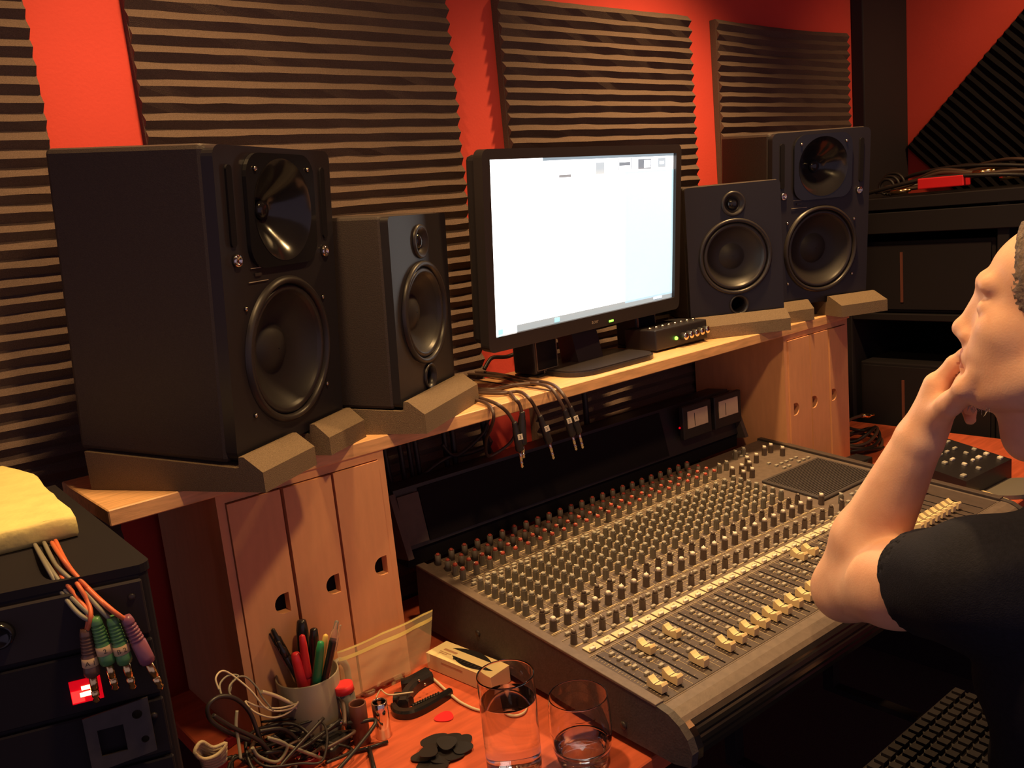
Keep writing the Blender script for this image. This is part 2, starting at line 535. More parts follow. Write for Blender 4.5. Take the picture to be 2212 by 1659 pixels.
def plate_holes(outline, holes, y0, y1, matn, n=40, rect=None):
    bm = bmesh.new()
    def loop(pts):
        vs = [bm.verts.new((q[0], y0, q[1])) for q in pts]
        return [bm.edges.new((vs[i], vs[(i+1) % len(vs)])) for i in range(len(vs))]
    E = loop(outline)
    for cx, cz, r in holes:
        E += loop([(cx+r*math.cos(2*math.pi*k/n), cz+r*math.sin(2*math.pi*k/n)) for k in range(n)])
    if rect:
        E += loop([(rect[0], rect[2]), (rect[1], rect[2]), (rect[1], rect[3]), (rect[0], rect[3])])
    bmesh.ops.triangle_fill(bm, use_beauty=True, use_dissolve=False, edges=E)
    if rect:
        bad = [f for f in bm.faces if rect[0] < f.calc_center_median().x < rect[1] and rect[2] < f.calc_center_median().z < rect[3]]
        bmesh.ops.delete(bm, geom=bad, context='FACES')
    bad = [f for f in bm.faces if any((f.calc_center_median().x-cx)**2+(f.calc_center_median().z-cz)**2 < (r*0.985)**2 for cx, cz, r in holes)]
    if bad:
        bmesh.ops.delete(bm, geom=bad, context='FACES')
    ex = bmesh.ops.extrude_face_region(bm, geom=list(bm.faces))
    for e in ex['geom']:
        if isinstance(e, bmesh.types.BMVert):
            e.co.y = y1
    bmesh.ops.recalc_face_normals(bm, faces=bm.faces)
    me = bpy.data.meshes.new('plate')
    bm.to_mesh(me); bm.free()
    me.materials.append(MATS[matn])
    return me
def open_box(c, d, bev):
    mb = MB().box(c, d, bev=bev, seg=2)
    lim = c[1]-d[1]/2+1e-5
    keep = [i for i, f in enumerate(mb.f) if not all(mb.v[k].y < lim for k in f)]
    mb.f = [mb.f[i] for i in keep]; mb.m = [mb.m[i] for i in keep]; mb.s = [mb.s[i] for i in keep]
    return mb
def big_speaker(p, th, ph, lab, k=1.0, d=0.257):
    w, h = 0.27, 0.40
    s = thing('studio_speaker', lab, 'speaker', spk_frame(p, th, ph, w, d, k), 'large studio speakers')
    f = -d/2
    part('cabinet', open_box((0, 0.007, h/2), (w, d-0.014, h), 0.007), 'speaker_body', s)
    part('baffle', plate_holes(rrect(w-0.003, h-0.003, 0.014, cz=h/2), [(0, 0.128, 0.0925), (0, 0.318, 0.070)], f, f+0.018, 'baffle', 48), [], s)
    wg = part('waveguide', plate_holes(rrect(0.158, 0.146, 0.03, cz=0.318), [(0, 0.318, 0.066)], f-0.006, f-0.0005, 'gloss_black', 48), [], s)
    M = T(0, f-0.006, 0.318) @ TOFRONT
    part('dish', MB().lathe([(0.067, 0.0005), (0.064, -0.001), (0.054, -0.008), (0.042, -0.018), (0.030, -0.028), (0.020, -0.035), (0.014, -0.0375)], 48, 0, M, caps=False), 'gloss_black', wg)
    part('dome', MB().sphere((0, f+0.030, 0.318), (0.0135, 0.008, 0.0135), 18), 'gloss_black', wg)
    M = T(0, f-0.0005, 0.128) @ TOFRONT
    part('woofer_ring', MB().lathe([(0.102, 0), (0.101, 0.002), (0.098, 0.006), (0.0945, 0.0065), (0.0915, 0.003), (0.0905, -0.004)], 64, 0, M, caps=False), 'rubber', s)
    part('woofer_cone', MB().lathe([(0.0905, -0.004), (0.0885, 0.0005), (0.0845, 0.002), (0.0805, -0.001), (0.0785, -0.005), (0.060, -0.0165), (0.036, -0.031), (0.0345, -0.030), (0.026, -0.0235), (0.014, -0.0195), (0.001, -0.018)], 64, 0, M, caps=False, mis=[0, 0, 0, 0, 1, 1, 1, 1, 1, 1]), ['rubber', 'cone'], s)
    for sx, sz, r in ((-0.104, 0.258, 0.0085), (0.104, 0.256, 0.0085)):
        part('port_screw', MB().lathe([(r, 0), (r*0.9, 0.004), (r*0.6, 0.0045), (r*0.5, 0.002), (0.001, 0.0018)], 18, 0, T(sx, f-0.001, sz) @ TOFRONT), 'chrome', s)
    for sx in (-0.108, 0.108):
        part('side_slot', MB().prism(rrect(0.011, 0.10, 0.005, cx=sx, cz=0.325), f-0.003, f+0.001, 'y'), 'void', s)
    for sx, sz in ((-0.061, 0.371), (0.061, 0.371), (-0.048, 0.249), (0.048, 0.249), (-0.093, 0.196), (0.092, 0.19), (-0.09, 0.055), (0.09, 0.06)):
        part('screw', MB().lathe([(0.0032, 0), (0.0028, 0.002), (0.001, 0.0026)], 10, 0, T(sx, f-(0.007 if sz > 0.3 else 0.001), sz) @ TOFRONT), 'steel', s)
    nm = MB().box((-0.062, f-0.0015, 0.2460), (0.030, 0.001, 0.0008)).box((-0.062, f-0.0015, 0.2285), (0.042, 0.001, 0.0008))
    pl = part('name_plate', nm, 'line_light', s)
    part('model_mark', MB().box((-0.062, f-0.0015, 0.2375), (0.014, 0.001, 0.004)), 'dark_metal', pl)
    return s
def small_speaker(p, th, ph, lab, k=1.0, d=0.20):
    w, h = 0.215, 0.29
    s = thing('nearfield_speaker', lab, 'speaker', spk_frame(p, th, ph, w, d, k), 'small nearfield speakers')
    f = -d/2
    part('cabinet', open_box((0, 0.006, h/2), (w, d-0.012, h), 0.005), 'speaker_body', s)
    part('baffle', plate_holes(rrect(w-0.003, h-0.003, 0.008, cz=h/2), [(0, 0.247, 0.0235), (0, 0.135, 0.074), (0.004, 0.030, 0.0175)], f, f+0.016, 'baffle'), [], s)
    M = T(0, f-0.0005, 0.247) @ TOFRONT
    tw = part('tweeter', MB().lathe([(0.027, 0), (0.026, 0.003), (0.022, 0.0035), (0.0165, -0.005), (0.0135, -0.006)], 28, 0, M, caps=False), 'rubber', s)
    part('dome', MB().sphere((0, f+0.0055, 0.247), (0.0135, 0.0085, 0.0135), 16), 'gloss_black', tw)
    M = T(0, f-0.0005, 0.135) @ TOFRONT
    part('woofer_ring', MB().lathe([(0.082, 0), (0.081, 0.0045), (0.077, 0.006), (0.0735, 0.003), (0.0725, -0.003)], 48, 0, M, caps=False), 'rubber', s)
    part('woofer_cone', MB().lathe([(0.0725, -0.003), (0.070, 0.001), (0.0665, 0.0025), (0.063, 0.000), (0.061, -0.005), (0.030, -0.024), (0.0275, -0.023), (0.018, -0.017), (0.008, -0.014), (0.001, -0.0135)], 48, 0, M, caps=False, mis=[0]*4+[1]*5), ['rubber', 'cone'], s)
    M = T(0.004, f-0.0005, 0.030) @ TOFRONT
    part('port', MB().lathe([(0.022, 0), (0.0215, 0.003), (0.019, 0.0035), (0.0155, -0.006), (0.0145, -0.05), (0.001, -0.05)], 28, 0, M, caps=False, mis=[0, 0, 0, 1, 1]), ['rubber', 'void'], s)
    return s
def pad(p, th, a, b, hf, hb, depth, lab, front=0.060):
    W, N, U = axes(R(th), 0)
    o = Vector((p[0], p[1], SH))
    M = frame(o+W*((a+b)/2), W, -N, U)
    prof = [(-front, 0.0005), (depth, 0.0005), (depth, hb), (0.0, hf-0.0015), (-0.0045, hf-0.001), (-0.0065, hf+0.013), (-0.014, hf+0.013), (-front, hf-0.007)]
    return part('isolation_pad', MB().prism(prof, -(b-a)/2, (b-a)/2, 'x'), 'pad_foam', M=M, label=lab, cat='foam pad', group='foam pads under the speakers')
bl = (0.425, -0.382, 1.160); big_speaker(bl, 29.98, 4.97, 'large black studio speaker on the left end of the shelf')
pad(bl, 29.98, -0.004, 0.118, 0.034, 0.0545, 0.245, 'left one of two brown foam pads under the large left speaker', 0.040)
pad(bl, 29.98, 0.164, 0.268, 0.034, 0.0545, 0.245, 'right one of two brown foam pads under the large left speaker', 0.036)
sl = (0.717, -0.322, 1.163); small_speaker(sl, 30.4, 3.0, 'small black two-way speaker beside the large left speaker', 1.015)
pad(sl, 30.4, -0.002, 0.222, 0.038, 0.0475, 0.19, 'wide brown foam pad under the small left speaker', 0.040)
sr = (1.595, -0.189, 1.160); small_speaker(sr, -33.4, 1.1, 'small black two-way speaker right of the computer monitor', 1.045, 0.172)
pad(sr, -33.4, 0.0, 0.222, 0.035, 0.0375, 0.17, 'wide brown foam pad under the small right speaker', 0.036)
br = (1.838, -0.240, 1.160); big_speaker(br, -22.5, 4.4, 'large black studio speaker on the right end of the shelf', 1.02, 0.215)
pad(br, -22.5, 0.006, 0.095, 0.035, 0.049, 0.19, 'left one of two brown foam pads under the large right speaker', 0.036)
pad(br, -22.5, 0.155, 0.288, 0.035, 0.049, 0.19, 'right one of two brown foam pads under the large right speaker', 0.060)

# ------------------------------------------------------------------ computer monitor
W, N, U = axes(R(4.2), R(5.13))
mo = Vector((0.9905, -0.2276, 1.228)) + W*0.2755
mon = thing('computer_monitor', 'black widescreen monitor with a glowing white screen in the middle of the shelf', 'monitor', frame(mo, W, -N, U))
part('bezel', plate_holes(rrect(0.588, 0.355, 0.014, cz=0.1505), [], -0.005, 0.017, 'bezel', rect=(-0.2755, 0.2755, 0.0, 0.31)), [], mon)
part('back_shell', MB().box((0, 0.032, 0.152), (0.574, 0.034, 0.335), bev=0.01).box((0, 0.055, 0.14), (0.36, 0.022, 0.22), bev=0.008), 'black_plastic', mon)
sc = part('screen', MB().box((0, 0.006, 0.155), (0.553, 0.006, 0.312)), 'screen_white', mon, label='glowing white program window')
part('side_panel', MB().box((0.1915, 0.0025, 0.143), (0.168, 0.001, 0.268)), 'screen_side', sc)
part('top_strip', MB().box((0.07, 0.0025, 0.3075), (0.41, 0.001, 0.0055)), 'screen_task', sc)
part('taskbar', MB().box((0.030, 0.0025, 0.0065), (0.49, 0.001, 0.013)), 'screen_task', sc)
for i, (x, z, w_, h_, m_) in enumerate(((-0.075, 0.2755, 0.034, 0.005, 'screen_icon'), (0.028, 0.2865, 0.026, 0.022, 'screen_bar'), (0.106, 0.2925, 0.036, 0.007, 'screen_icon'),
                                        (0.172, 0.2905, 0.044, 0.020, 'screen_icon'), (0.181, 0.2905, 0.022, 0.015, 'screen_white'), (0.232, 0.2915, 0.026, 0.020, 'screen_bar'), (0.232, 0.292, 0.016, 0.006, 'screen_white'),
                                        (-0.158, 0.278, 0.0012, 0.024, 'screen_bar'), (-0.115, 0.280, 0.0012, 0.024, 'screen_bar'), (0.001, 0.287, 0.0012, 0.024, 'screen_bar'), (0.086, 0.292, 0.0014, 0.022, 'screen_icon'), (0.127, 0.293, 0.0014, 0.022, 'screen_icon'),
                                        (-0.105, 0.0065, 0.014, 0.008, 'screen_cyan'), (0.222, 0.0065, 0.03, 0.004, 'screen_white'), (-0.258, 0.0065, 0.012, 0.010, 'screen_cyan'))):
    part('screen_item', MB().box((x, 0.0018, z), (w_, 0.0006, h_)), m_, sc)
part('brand_lettering', text_mesh('acer', 0.012, 'line_light'), [], mon, M=T(0.000, -0.0056, -0.0125) @ FACE_Y)
part('power_light', MB().box((0.052, -0.0052, -0.019), (0.014, 0.002, 0.004), bev=0.0008), 'led_green', mon)
inv = mon.matrix_world.inverted()
bs = MB()
bx, by = 1.268, -0.195
pts = rrect(0.245, 0.165, 0.05, 8)
bs.prism([(bx+p[0], by+p[1]) for p in pts], SH+0.0005, SH+0.009, 'z')
bs.prism([(bx+p[0]*0.97, by+p[1]*0.97) for p in pts], SH+0.009, SH+0.0115, 'z')
for i, v in enumerate(bs.v): bs.v[i] = inv @ v
part('stand_base', bs, 'bezel', mon)
nk = MB().prism([(by+0.005, SH+0.01), (by+0.055, SH+0.01), (by+0.085, SH+0.20), (by+0.062, SH+0.22), (by+0.043, SH+0.16)], bx-0.036, bx+0.036, 'x')
for i, v in enumerate(nk.v): nk.v[i] = inv @ v
part('stand_neck', nk, 'black_plastic', mon)

def satellite(x, y, yaw, lab):
    s = thing('desktop_speaker', lab, 'speaker', T(x, y, SH) @ RZ(R(yaw)), 'pair of tiny desktop speakers')
    w, h, d = 0.066, 0.074, 0.06
    part('cabinet', MB().box((0, 0, h/2+0.003), (w, d, h-0.004), bev=0.004), 'black_plastic', s)
    b = MB()
    for c, dd in (((0, -d/2-0.001, h-0.004), (w-0.006, 0.005, 0.003)), ((0, -d/2-0.001, 0.013), (w-0.006, 0.004, 0.0015)),
                  ((-w/2+0.004, -d/2-0.001, h/2+0.004), (0.0015, 0.004, h-0.018)), ((w/2-0.004, -d/2-0.001, h/2+0.004), (0.0015, 0.004, h-0.018))):
        b.box(c, dd)
    part('grille_frame', b, 'trim_grey', s)
    part('grille', MB().box((0, -d/2-0.0005, h/2+0.004), (w-0.01, 0.002, h-0.02)), 'void', s)
    part('foot', MB().box((0, -0.002, 0.002), (w-0.004, d+0.006, 0.004), bev=0.001), 'black_plastic', s)
    part('brand_lettering', text_mesh('SONY', 0.008, 'line_light'), [], s, M=T(0, -d/2-0.0012, 0.0078) @ FACE_Y)
satellite(1.150, -0.152, 4, 'tiny black desktop speaker at the left of the monitor stand')
satellite(1.478, -0.128, 2, 'tiny black desktop speaker at the right of the monitor stand')

amp = thing('headphone_amplifier', 'small black amplifier box with a green light and five knobs', 'amplifier', T(1.505, -0.192, SH) @ RZ(R(-1)))
part('case', MB().box((0, 0, 0.026), (0.172, 0.09, 0.044), bev=0.003), 'black_plastic', amp)
part('power_light', MB().sphere((-0.022, -0.0465, 0.022), 0.0042, 12), 'led_green', amp)
for k in range(5):
    part('knob', MB().lathe([(0.0085, 0), (0.0078, 0.012), (0.006, 0.0135), (0.001, 0.0135)], 16, 0, T(0.0+0.0185*k, -0.045, 0.023+0.0008*k) @ TOFRONT, mis=[0, 1, 1]), ['dark_metal', 'steel'], amp)
for k in range(8):
    part('socket', MB().lathe([(0.0055, 0), (0.005, 0.003), (0.003, 0.003), (0.0028, 0.0006), (0.0005, 0.0005)], 12, 0, T(-0.072+0.0205*k, -0.018, 0.048)), 'steel', amp)
for sx in (-0.07, 0.07):
    part('foot', MB().box((sx, 0, 0.002), (0.016, 0.06, 0.004)), 'rubber', amp)
# ------------------------------------------------------------------ mixing console
K = Vector((0.8124, -0.5637, 0.8144))
_y, _t = R(-2), R(4.5)
CU = Vector((math.cos(_y), math.sin(_y), 0))
_vh = Vector((-math.sin(_y), math.cos(_y), 0))
CV = _vh*math.cos(_t)+Vector((0, 0, math.sin(_t)))
CN = CU.cross(CV)
MX = frame(K, CU, CV, CN)      # local x along the channels, y towards the wall, z out of the panel
console = thing('mixing_console', 'large grey mixing console with rows of knobs and ivory faders', 'mixer', MX)
UL, UR, VF, VB = -0.019, 0.962, -0.189, 0.375
mb = MB()
part('top_panel', MB().box(((UL+UR)/2, (VF+VB)/2, -0.004), (UR-UL, VB-VF, 0.008)), 'console_panel', console)
part('fader_area', MB().box((0.338, -0.1165, 0.0001), (0.70, 0.140, 0.0012)), 'console_dark', console)
part('fader_area', MB().box((0.822, -0.1165, 0.0001), (0.262, 0.140, 0.0012)), 'console_dark', console)
# desk plane in console coordinates, for the flanks that stand on it
dn = MX.to_3x3().inverted() @ Vector((0, 0, 1))
def dz(v, gap=0.012):   # local z of the desk surface under (0, v)
    p = MX @ Vector((0.4, v, 0))
    return -(p.z-DZ-gap)/math.cos(_t)
def flank(x0, x1):
    poly = [(VB+0.004, dz(VB)), (VB+0.004, 0.004), (VF, 0.004), (VF-0.020, 0.002), (VF-0.038, -0.006), (VF-0.052, -0.019), (VF-0.060, -0.036), (VF-0.058, -0.056), (VF-0.045, dz(VF-0.045)+0.004), (VF-0.03, dz(VF-0.03))]
    return MB().prism(poly, x0, x1, 'x')
for x0, x1 in ((UL-0.012, UL), (UR, UR+0.014)):
    fl = part('side_cheek', flank(x0, x1), 'console_side', console)
    for v in (0.20, -0.13):
        part('screw', MB().lathe([(0.006, 0), (0.005, 0.002), (0.001, 0.0022)], 12, 0, T(x0, v, -0.055) @ RY(R(-90))), 'dark_metal', fl)
part('side_rail', MB().box((UL-0.005, (VF+VB)/2, 0.0045), (0.016, VB-VF, 0.004), bev=0.001), 'console_panel', console)
part('side_rail', MB().box((UR+0.007, (VF+VB)/2, 0.0045), (0.016, VB-VF, 0.004), bev=0.001), 'console_dark', console)
part('bottom_tray', MB().prism([(VB, dz(VB)+0.002), (VB, -0.008), (VF, -0.008), (VF-0.02, dz(VF-0.02)+0.002)], UL, UR, 'x'), 'console_side', console)
part('arm_rest', MB().prism([(VF-0.002, -0.006), (VF-0.002, 0.0015), (VF-0.016, 0.001), (VF-0.030, -0.004), (VF-0.036, -0.009), (VF-0.036, -0.03), (VF-0.002, -0.03)], UL, UR, 'x'), 'console_panel', console)
part('front_bumper', MB().prism([(VF-0.0365, -0.0095), (VF-0.0425, -0.013), (VF-0.0435, -0.016), (VF-0.0465, -0.0175), (VF-0.0495, -0.022), (VF-0.0500, -0.025), (VF-0.0525, -0.027), (VF-0.0545, -0.032), (VF-0.0545, -0.036), (VF-0.0565, -0.039), (VF-0.057, -0.046), (VF-0.0365, -0.06)], UL+0.012, UR-0.012, 'x'), 'gloss_black', console)
part('bumper_cap', MB().prism([(VF-0.036, -0.008), (VF-0.044, -0.0125), (VF-0.052, -0.021), (VF-0.0585, -0.035), (VF-0.058, -0.05), (VF-0.036, -0.06)], UL, UL+0.0115, 'x'), 'steel', console)
part('bumper_cap', MB().prism([(VF-0.036, -0.008), (VF-0.044, -0.0125), (VF-0.052, -0.021), (VF-0.0585, -0.035), (VF-0.058, -0.05), (VF-0.036, -0.06)], UR-0.0115, UR, 'x'), 'steel', console)

PIT = 0.0293
NCH = 24
def knob_mesh(body, cap, r=0.0057, h=0.0215):
    mb = MB()
    n = 18
    V, F = [], []
    for zz, k_ in ((0, 1.04), (0.0015, 1.0), (h*0.78, 0.93)):
        for k in range(n):
            a = 2*math.pi*k/n
            rr = r*k_*(1.0 if k % 2 else 0.92)
            V.append((rr*math.cos(a), rr*math.sin(a), zz))
    for i in range(2):
        for k in range(n):
            F.append((i*n+k, i*n+(k+1) % n, (i+1)*n+(k+1) % n, (i+1)*n+k))
    F.append(tuple(2*n+k for k in range(n)))
    mb.add(V, F, 0, False)
    mb.lathe([(r*0.72, h*0.78), (r*0.70, h*0.94), (r*0.5, h), (r*0.1, h*1.01)], 14, 1)
    mb.box((0, r*0.52, h*0.99), (r*0.22, r*0.7, 0.0012), 2)
    return mb.mesh('knob', [body, cap, 'cap_white'])
KG = knob_mesh('knob_grey', 'cap_grey')
KW = knob_mesh('knob_brown', 'cap_white', 0.0060, 0.0225)
KB = knob_mesh('knob_brown', 'knob_brown', 0.0054, 0.0220)
KR = knob_mesh('knob_grey', 'cap_red', 0.0057, 0.0220)
rows = [(0.0, KB), (0.049, KW), (0.078, KB)] + [(0.114+0.0197*k, KG) for k in range(7)] + [(0.283, KR), (0.305, KR)]
for c in range(NCH):
    for v, me in rows:
        o = part('knob', me, [], console, T(c*PIT+(0.006 if v == 0.078 else 0.003 if v > 0 else 0), v, 0.0004) @ RZ(R(random.choice((0, 0, 40, -50, 90, 150, 200)))))
far = MB()
for c in range(NCH):
    for v in (0.329, 0.360):
        far.cyl((c*PIT+0.004, v, 0), (c*PIT+0.004, v, 0.019), 0.0057, 0.0053, 10)
        far.cyl((c*PIT+0.004, v, 0.019), (c*PIT+0.004, v, 0.0215), 0.0042, 0.003, 8, 1)
part('trim_knobs', far, ['knob_grey', 'cap_red'], console, kind='stuff')
# master section knobs
for u, v, me in ((0.716, 0.300, KG), (0.741, 0.300, KG), (0.716, 0.265, KW), (0.745, 0.262, KW), (0.772, 0.262, KW), (0.715, 0.235, KW), (0.742, 0.232, KW), (0.812, 0.330, KG), (0.842, 0.330, KG),
                 (0.795, 0.285, KW), (0.825, 0.282, KW), (0.880, 0.300, KW), (0.905, 0.300, KW), (0.905, 0.268, KW), (0.712, 0.045, KW), (0.712, 0.000, KB), (0.742, 0.020, KG)):
    part('master_knob', me, [], console, T(u, v, 0.0004))
BT = MB().box((0, 0, 0.0022), (0.0085, 0.0050, 0.0044), bev=0.0006, seg=1).mesh('button', ['button_grey'])
nb = 0
for c in range(NCH):
    x = c*PIT
    for v, dx in ((-0.061, 0.017), (-0.0765, 0.017), (-0.091, 0.017), (-0.1055, 0.017), (-0.1285, 0.017), (0.024, 0.009), (-0.008, 0.016), (0.096, 0.002), (0.253, 0.004), (0.262, 0.011), (0.064, -0.006)):
        part('button', BT, [], console, T(x+dx, v, 0.0006))
mbm = MB()
rg = random.Random(3)
for u in np.arange(0.835, 0.945, 0.0185):
    for v in (0.215, 0.235, 0.255, 0.33, 0.35):
        if rg.random() < 0.8 and not (v > 0.25 and u > 0.87):
            mbm.box((u, v, 0.0022), (0.0095, 0.0055, 0.0044))
for u in np.arange(0.735, 0.95, 0.02):
    for v in (0.028, 0.012, -0.012):
        if rg.random() < 0.75 and not (u < 0.755 and v > 0):
            mbm.box((u, v, 0.0022), (0.0095, 0.0055, 0.0044))
part('master_buttons', mbm, 'button_grey', console, kind='stuff')
# printed lines, legends and tick marks
pr = MB()
for c in range(NCH+1):
    pr.box((c*PIT-0.0125, (VF+0.004+0.375)/2, 0.0009), (0.0006, 0.375-VF-0.004, 0.0004))
for v in (-0.043, 0.016, 0.037, 0.090, 0.101, 0.246, 0.268):
    pr.box((0.338, v, 0.0009), (0.70, 0.0007, 0.0004))
for c in range(NCH):
    x = c*PIT
    for v, me in rows:
        for k in range(4):
            pr.box((x+0.003+rg.uniform(-0.010, 0.011), v+rg.choice((-1, 1))*rg.uniform(0.0068, 0.009), 0.0005), (rg.uniform(0.003, 0.008), 0.0011, 0.0004))
        pr.box((x+0.003, v-0.0085, 0.0005), (0.016, 0.0022, 0.0003))
    for k in range(22):
        v = -0.052-k*0.0058
        pr.box((x-0.0052, v, 0.0009), (0.0042 if k % 4 else 0.0062, 0.0006, 0.0004))
        if k % 2:
            pr.box((x+0.0045, v, 0.0009), (0.003, 0.0006, 0.0004))
    for v in (-0.061, -0.0765, -0.091, -0.1055, -0.1285):
        pr.box((x+0.017, v-0.0052, 0.0009), (0.007, 0.0012, 0.0004))
part('panel_print', pr, 'print', console, kind='stuff')
# faders
SLOT = MB().box((0, 0, 0.0008), (0.0022, 0.136, 0.0008)).mesh('fader_slot', ['void'])
def cap_mesh():
    prof = [(-0.0135, 0.0), (0.0135, 0.0), (0.0140, 0.0110), (0.0115, 0.0140), (0.0075, 0.0112), (0.0030, 0.0090), (0.0, 0.0086), (-0.0030, 0.0090), (-0.0075, 0.0112), (-0.0115, 0.0140), (-0.0140, 0.0110)]
    mb = MB().prism(prof, -0.0058, 0.0058, 'x', 0)
    mb.box((0, 0, 0.0088), (0.0118, 0.0009, 0.0006), 1)
    mb.box((0, 0, -0.0015), (0.0016, 0.010, 0.005), 1)
    return mb.mesh('fader_cap', ['ivory', 'ink'])
CAPM = cap_mesh()
fpos = [-0.162, -0.163, -0.088, -0.160, -0.085, -0.160, -0.158, -0.157, -0.156, -0.155, -0.154, -0.154, -0.154, -0.152, -0.150, -0.148, -0.066, -0.068, -0.10, -0.12, -0.15, -0.15, -0.15, -0.15]
for c in range(NCH):
    part('fader_slot', SLOT, [], console, T(c*PIT+0.001, -0.1145, 0.0002))
    part('fader_cap', CAPM, [], console, T(c*PIT+0.001, fpos[c], 0.0030))
for k in range(8):
    part('fader_slot', SLOT, [], console, T(0.722+k*0.0205, -0.1145, 0.0002))
    part('fader_cap', CAPM, [], console, T(0.722+k*0.0205, -0.142, 0.0030))
part('fader_slot', SLOT, [], console, T(0.902, -0.1145, 0.0002))
part('fader_cap', CAPM, [], console, T(0.902, -0.060, 0.0030), label='master fader cap set higher than its neighbours')
# scribble strips with channel numbers, mute buttons, one lit lamp
LB = MB().box((0, 0, 0.0008), (0.0255, 0.0165, 0.0012)).mesh('channel_label', ['strip_white'])
for c in range(NCH):
    l = part('channel_label', LB, [], console, T(c*PIT+0.0105, -0.0275, 0.0006))
    part('number', text_mesh(str(c+1), 0.0095, 'ink'), [], l, T(0.004, -0.0005, 0.0016))
    part('mute_button', MB().box((0, 0, 0.0022), (0.010, 0.0048, 0.0044), bev=0.0005, seg=1), 'cap_white', l, T(-0.005, -0.006, 0.0012))
part('signal_light', MB().sphere((3*PIT+0.021, -0.011, 0.002), 0.0022, 10), 'led_yellow', console)
# black talkback / meter window of the master section
mp = part('meter_window', MB().box((0.832, 0.123, 0.003), (0.208, 0.150, 0.006), bev=0.0015, seg=1), 'console_side', console, label='dark slotted panel of the master section')
sl_ = MB()
for k in range(26):
    sl_.box((0.832, 0.056+k*0.0053, 0.0062), (0.192, 0.0016, 0.0008))
part('vent_slots', sl_, 'void', mp, kind='stuff')

# ------------------------------------------------------------------ meter bridge behind the console

mbr = thing('meter_bridge', 'long black meter bridge standing behind the mixing console', 'meter bridge', T(1.27, -0.178, 0.848) @ RZ(_y))
L0, L1 = -0.475, 0.475
part('housing', MB().prism([(0.0, 0.02), (0.05, 0.0), (0.085, 0.0), (0.085, 0.124), (0.026, 0.128)], L0, L1, 'x'), 'black_plastic', mbr)
part('front_glass', MB().prism([(-0.0015, 0.026), (0.0005, 0.0262), (0.0235, 0.122), (0.0215, 0.122)], L0+0.05, L1-0.25, 'x'), 'void', mbr)
for x0 in (L0-0.012, L1):
    part('end_bracket', MB().prism([(-0.022, 0.012), (0.03, 0.004), (0.05, 0.12), (0.02, 0.124)], x0, x0+0.012, 'x'), 'console_dark', mbr)
part('skirt', MB().prism([(0.004, -0.012), (0.05, -0.012), (0.05, 0.02), (0.004, 0.02)], L0, L1, 'x'), 'void', mbr)
part('end_trim', MB().prism([(-0.006, 0.03), (-0.002, 0.03), (0.018, 0.118), (0.014, 0.118)], L0, L0+0.045, 'x'), 'console_dark', mbr)
for k in (0, 1):
    c = (0.318+0.112*k)
    vm = part('vu_meter', MB().box((c, -0.004, 0.090), (0.100, 0.012, 0.078), bev=0.002), 'black_plastic', mbr, M=RX(R(-0)))
    part('meter_face', MB().box((c, -0.0108, 0.096), (0.070, 0.002, 0.040)), 'meter_face', vm)
    part('needle', MB().box((c-0.012, -0.0124, 0.094), (0.0012, 0.0008, 0.030), M=None), 'ink', vm)
part('signal_light', MB().sphere((0.262, -0.004, 0.082), 0.0026, 10), 'led_dim_red', mbr)
# ------------------------------------------------------------------ patch cables over the shelf edge
FY = -0.319
def shelf_pt(px, py, h=0.0055): return on(px, py, 2, SH+h)
def hang(px, py, y=FY): return on(px, py, 1, y)
def patch_cable(lab, shelf_px, hang_px, boot0, boot1, tip, tagpx=None, digit=None, col='cable_brown'):
    b0, b1, t1 = hang(*boot0), hang(*boot1), hang(*tip)
    root = thing('patch_cable', lab, 'cable', b0, 'patch cables hanging over the shelf edge')
    inv = Matrix.Translation(-b0)
    def loc(mb):
        mb.v = [inv @ v for v in mb.v]
        return mb
    pts = [shelf_pt(*q) for q in shelf_px]+[hang(*q) for q in hang_px]+[b0+(b1-b0)*0.1]
    part('cord', loc(MB().tube(pts, 0.0032, 8)), col, root)
    bt = MB()
    d = (b1-b0)
    M = Matrix.Translation(b0) @ d.to_track_quat('Z', 'Y').to_matrix().to_4x4()
    L = d.length
    bt.lathe([(0.0038, 0), (0.0052, L*0.05), (0.0048, L*0.10), (0.0056, L*0.16), (0.0052, L*0.22), (0.0062, L*0.30), (0.0068, L*0.62), (0.0075, L*0.95), (0.0066, L)], 16, 0, M)
    part('plug_sleeve', loc(bt), 'black_plastic', root)
    d2 = t1-b1
    M2 = Matrix.Translation(b1) @ d2.to_track_quat('Z', 'Y').to_matrix().to_4x4()
    l = d2.length
    part('plug_tip', loc(MB().lathe([(0.0032, 0), (0.0032, l*0.55), (0.0026, l*0.56), (0.0026, l*0.6), (0.0032, l*0.61), (0.0032, l*0.76), (0.0023, l*0.80), (0.0033, l*0.90), (0.0012, l)], 14, 0, M2)), 'steel', root)
    if tagpx:
        c = hang(tagpx[0], tagpx[1], FY-0.0078)
        ez = (b0-b1).normalized()
        ey = Vector((0.55, 0.83, 0)); ey = (ey-ez*ey.dot(ez)).normalized()
        F = frame(c-b0, ey.cross(ez), ey, ez)
        t_ = part('number_tag', MB().box((0, 0, 0), (0.0085, 0.0008, 0.010)), 'tag_white', root, F)
        part('digit', text_mesh(digit, 0.0085, 'ink'), [], t_, T(0, -0.0006, 0) @ FACE_Y)
patch_cable('patch cable with a white tag, leftmost of the hanging plugs', [(1012, 853), (1045, 862), (1075, 874)], [(1097, 892)], (1111, 911), (1123, 973), (1128, 1011), (1124, 944), '3')
patch_cable('untagged patch cable hanging close beside the leftmost tagged plug', [(1012, 843), (1060, 846), (1098, 848), (1112, 862)], [(1122, 873)], (1128, 888), (1129, 960), (1131, 990))
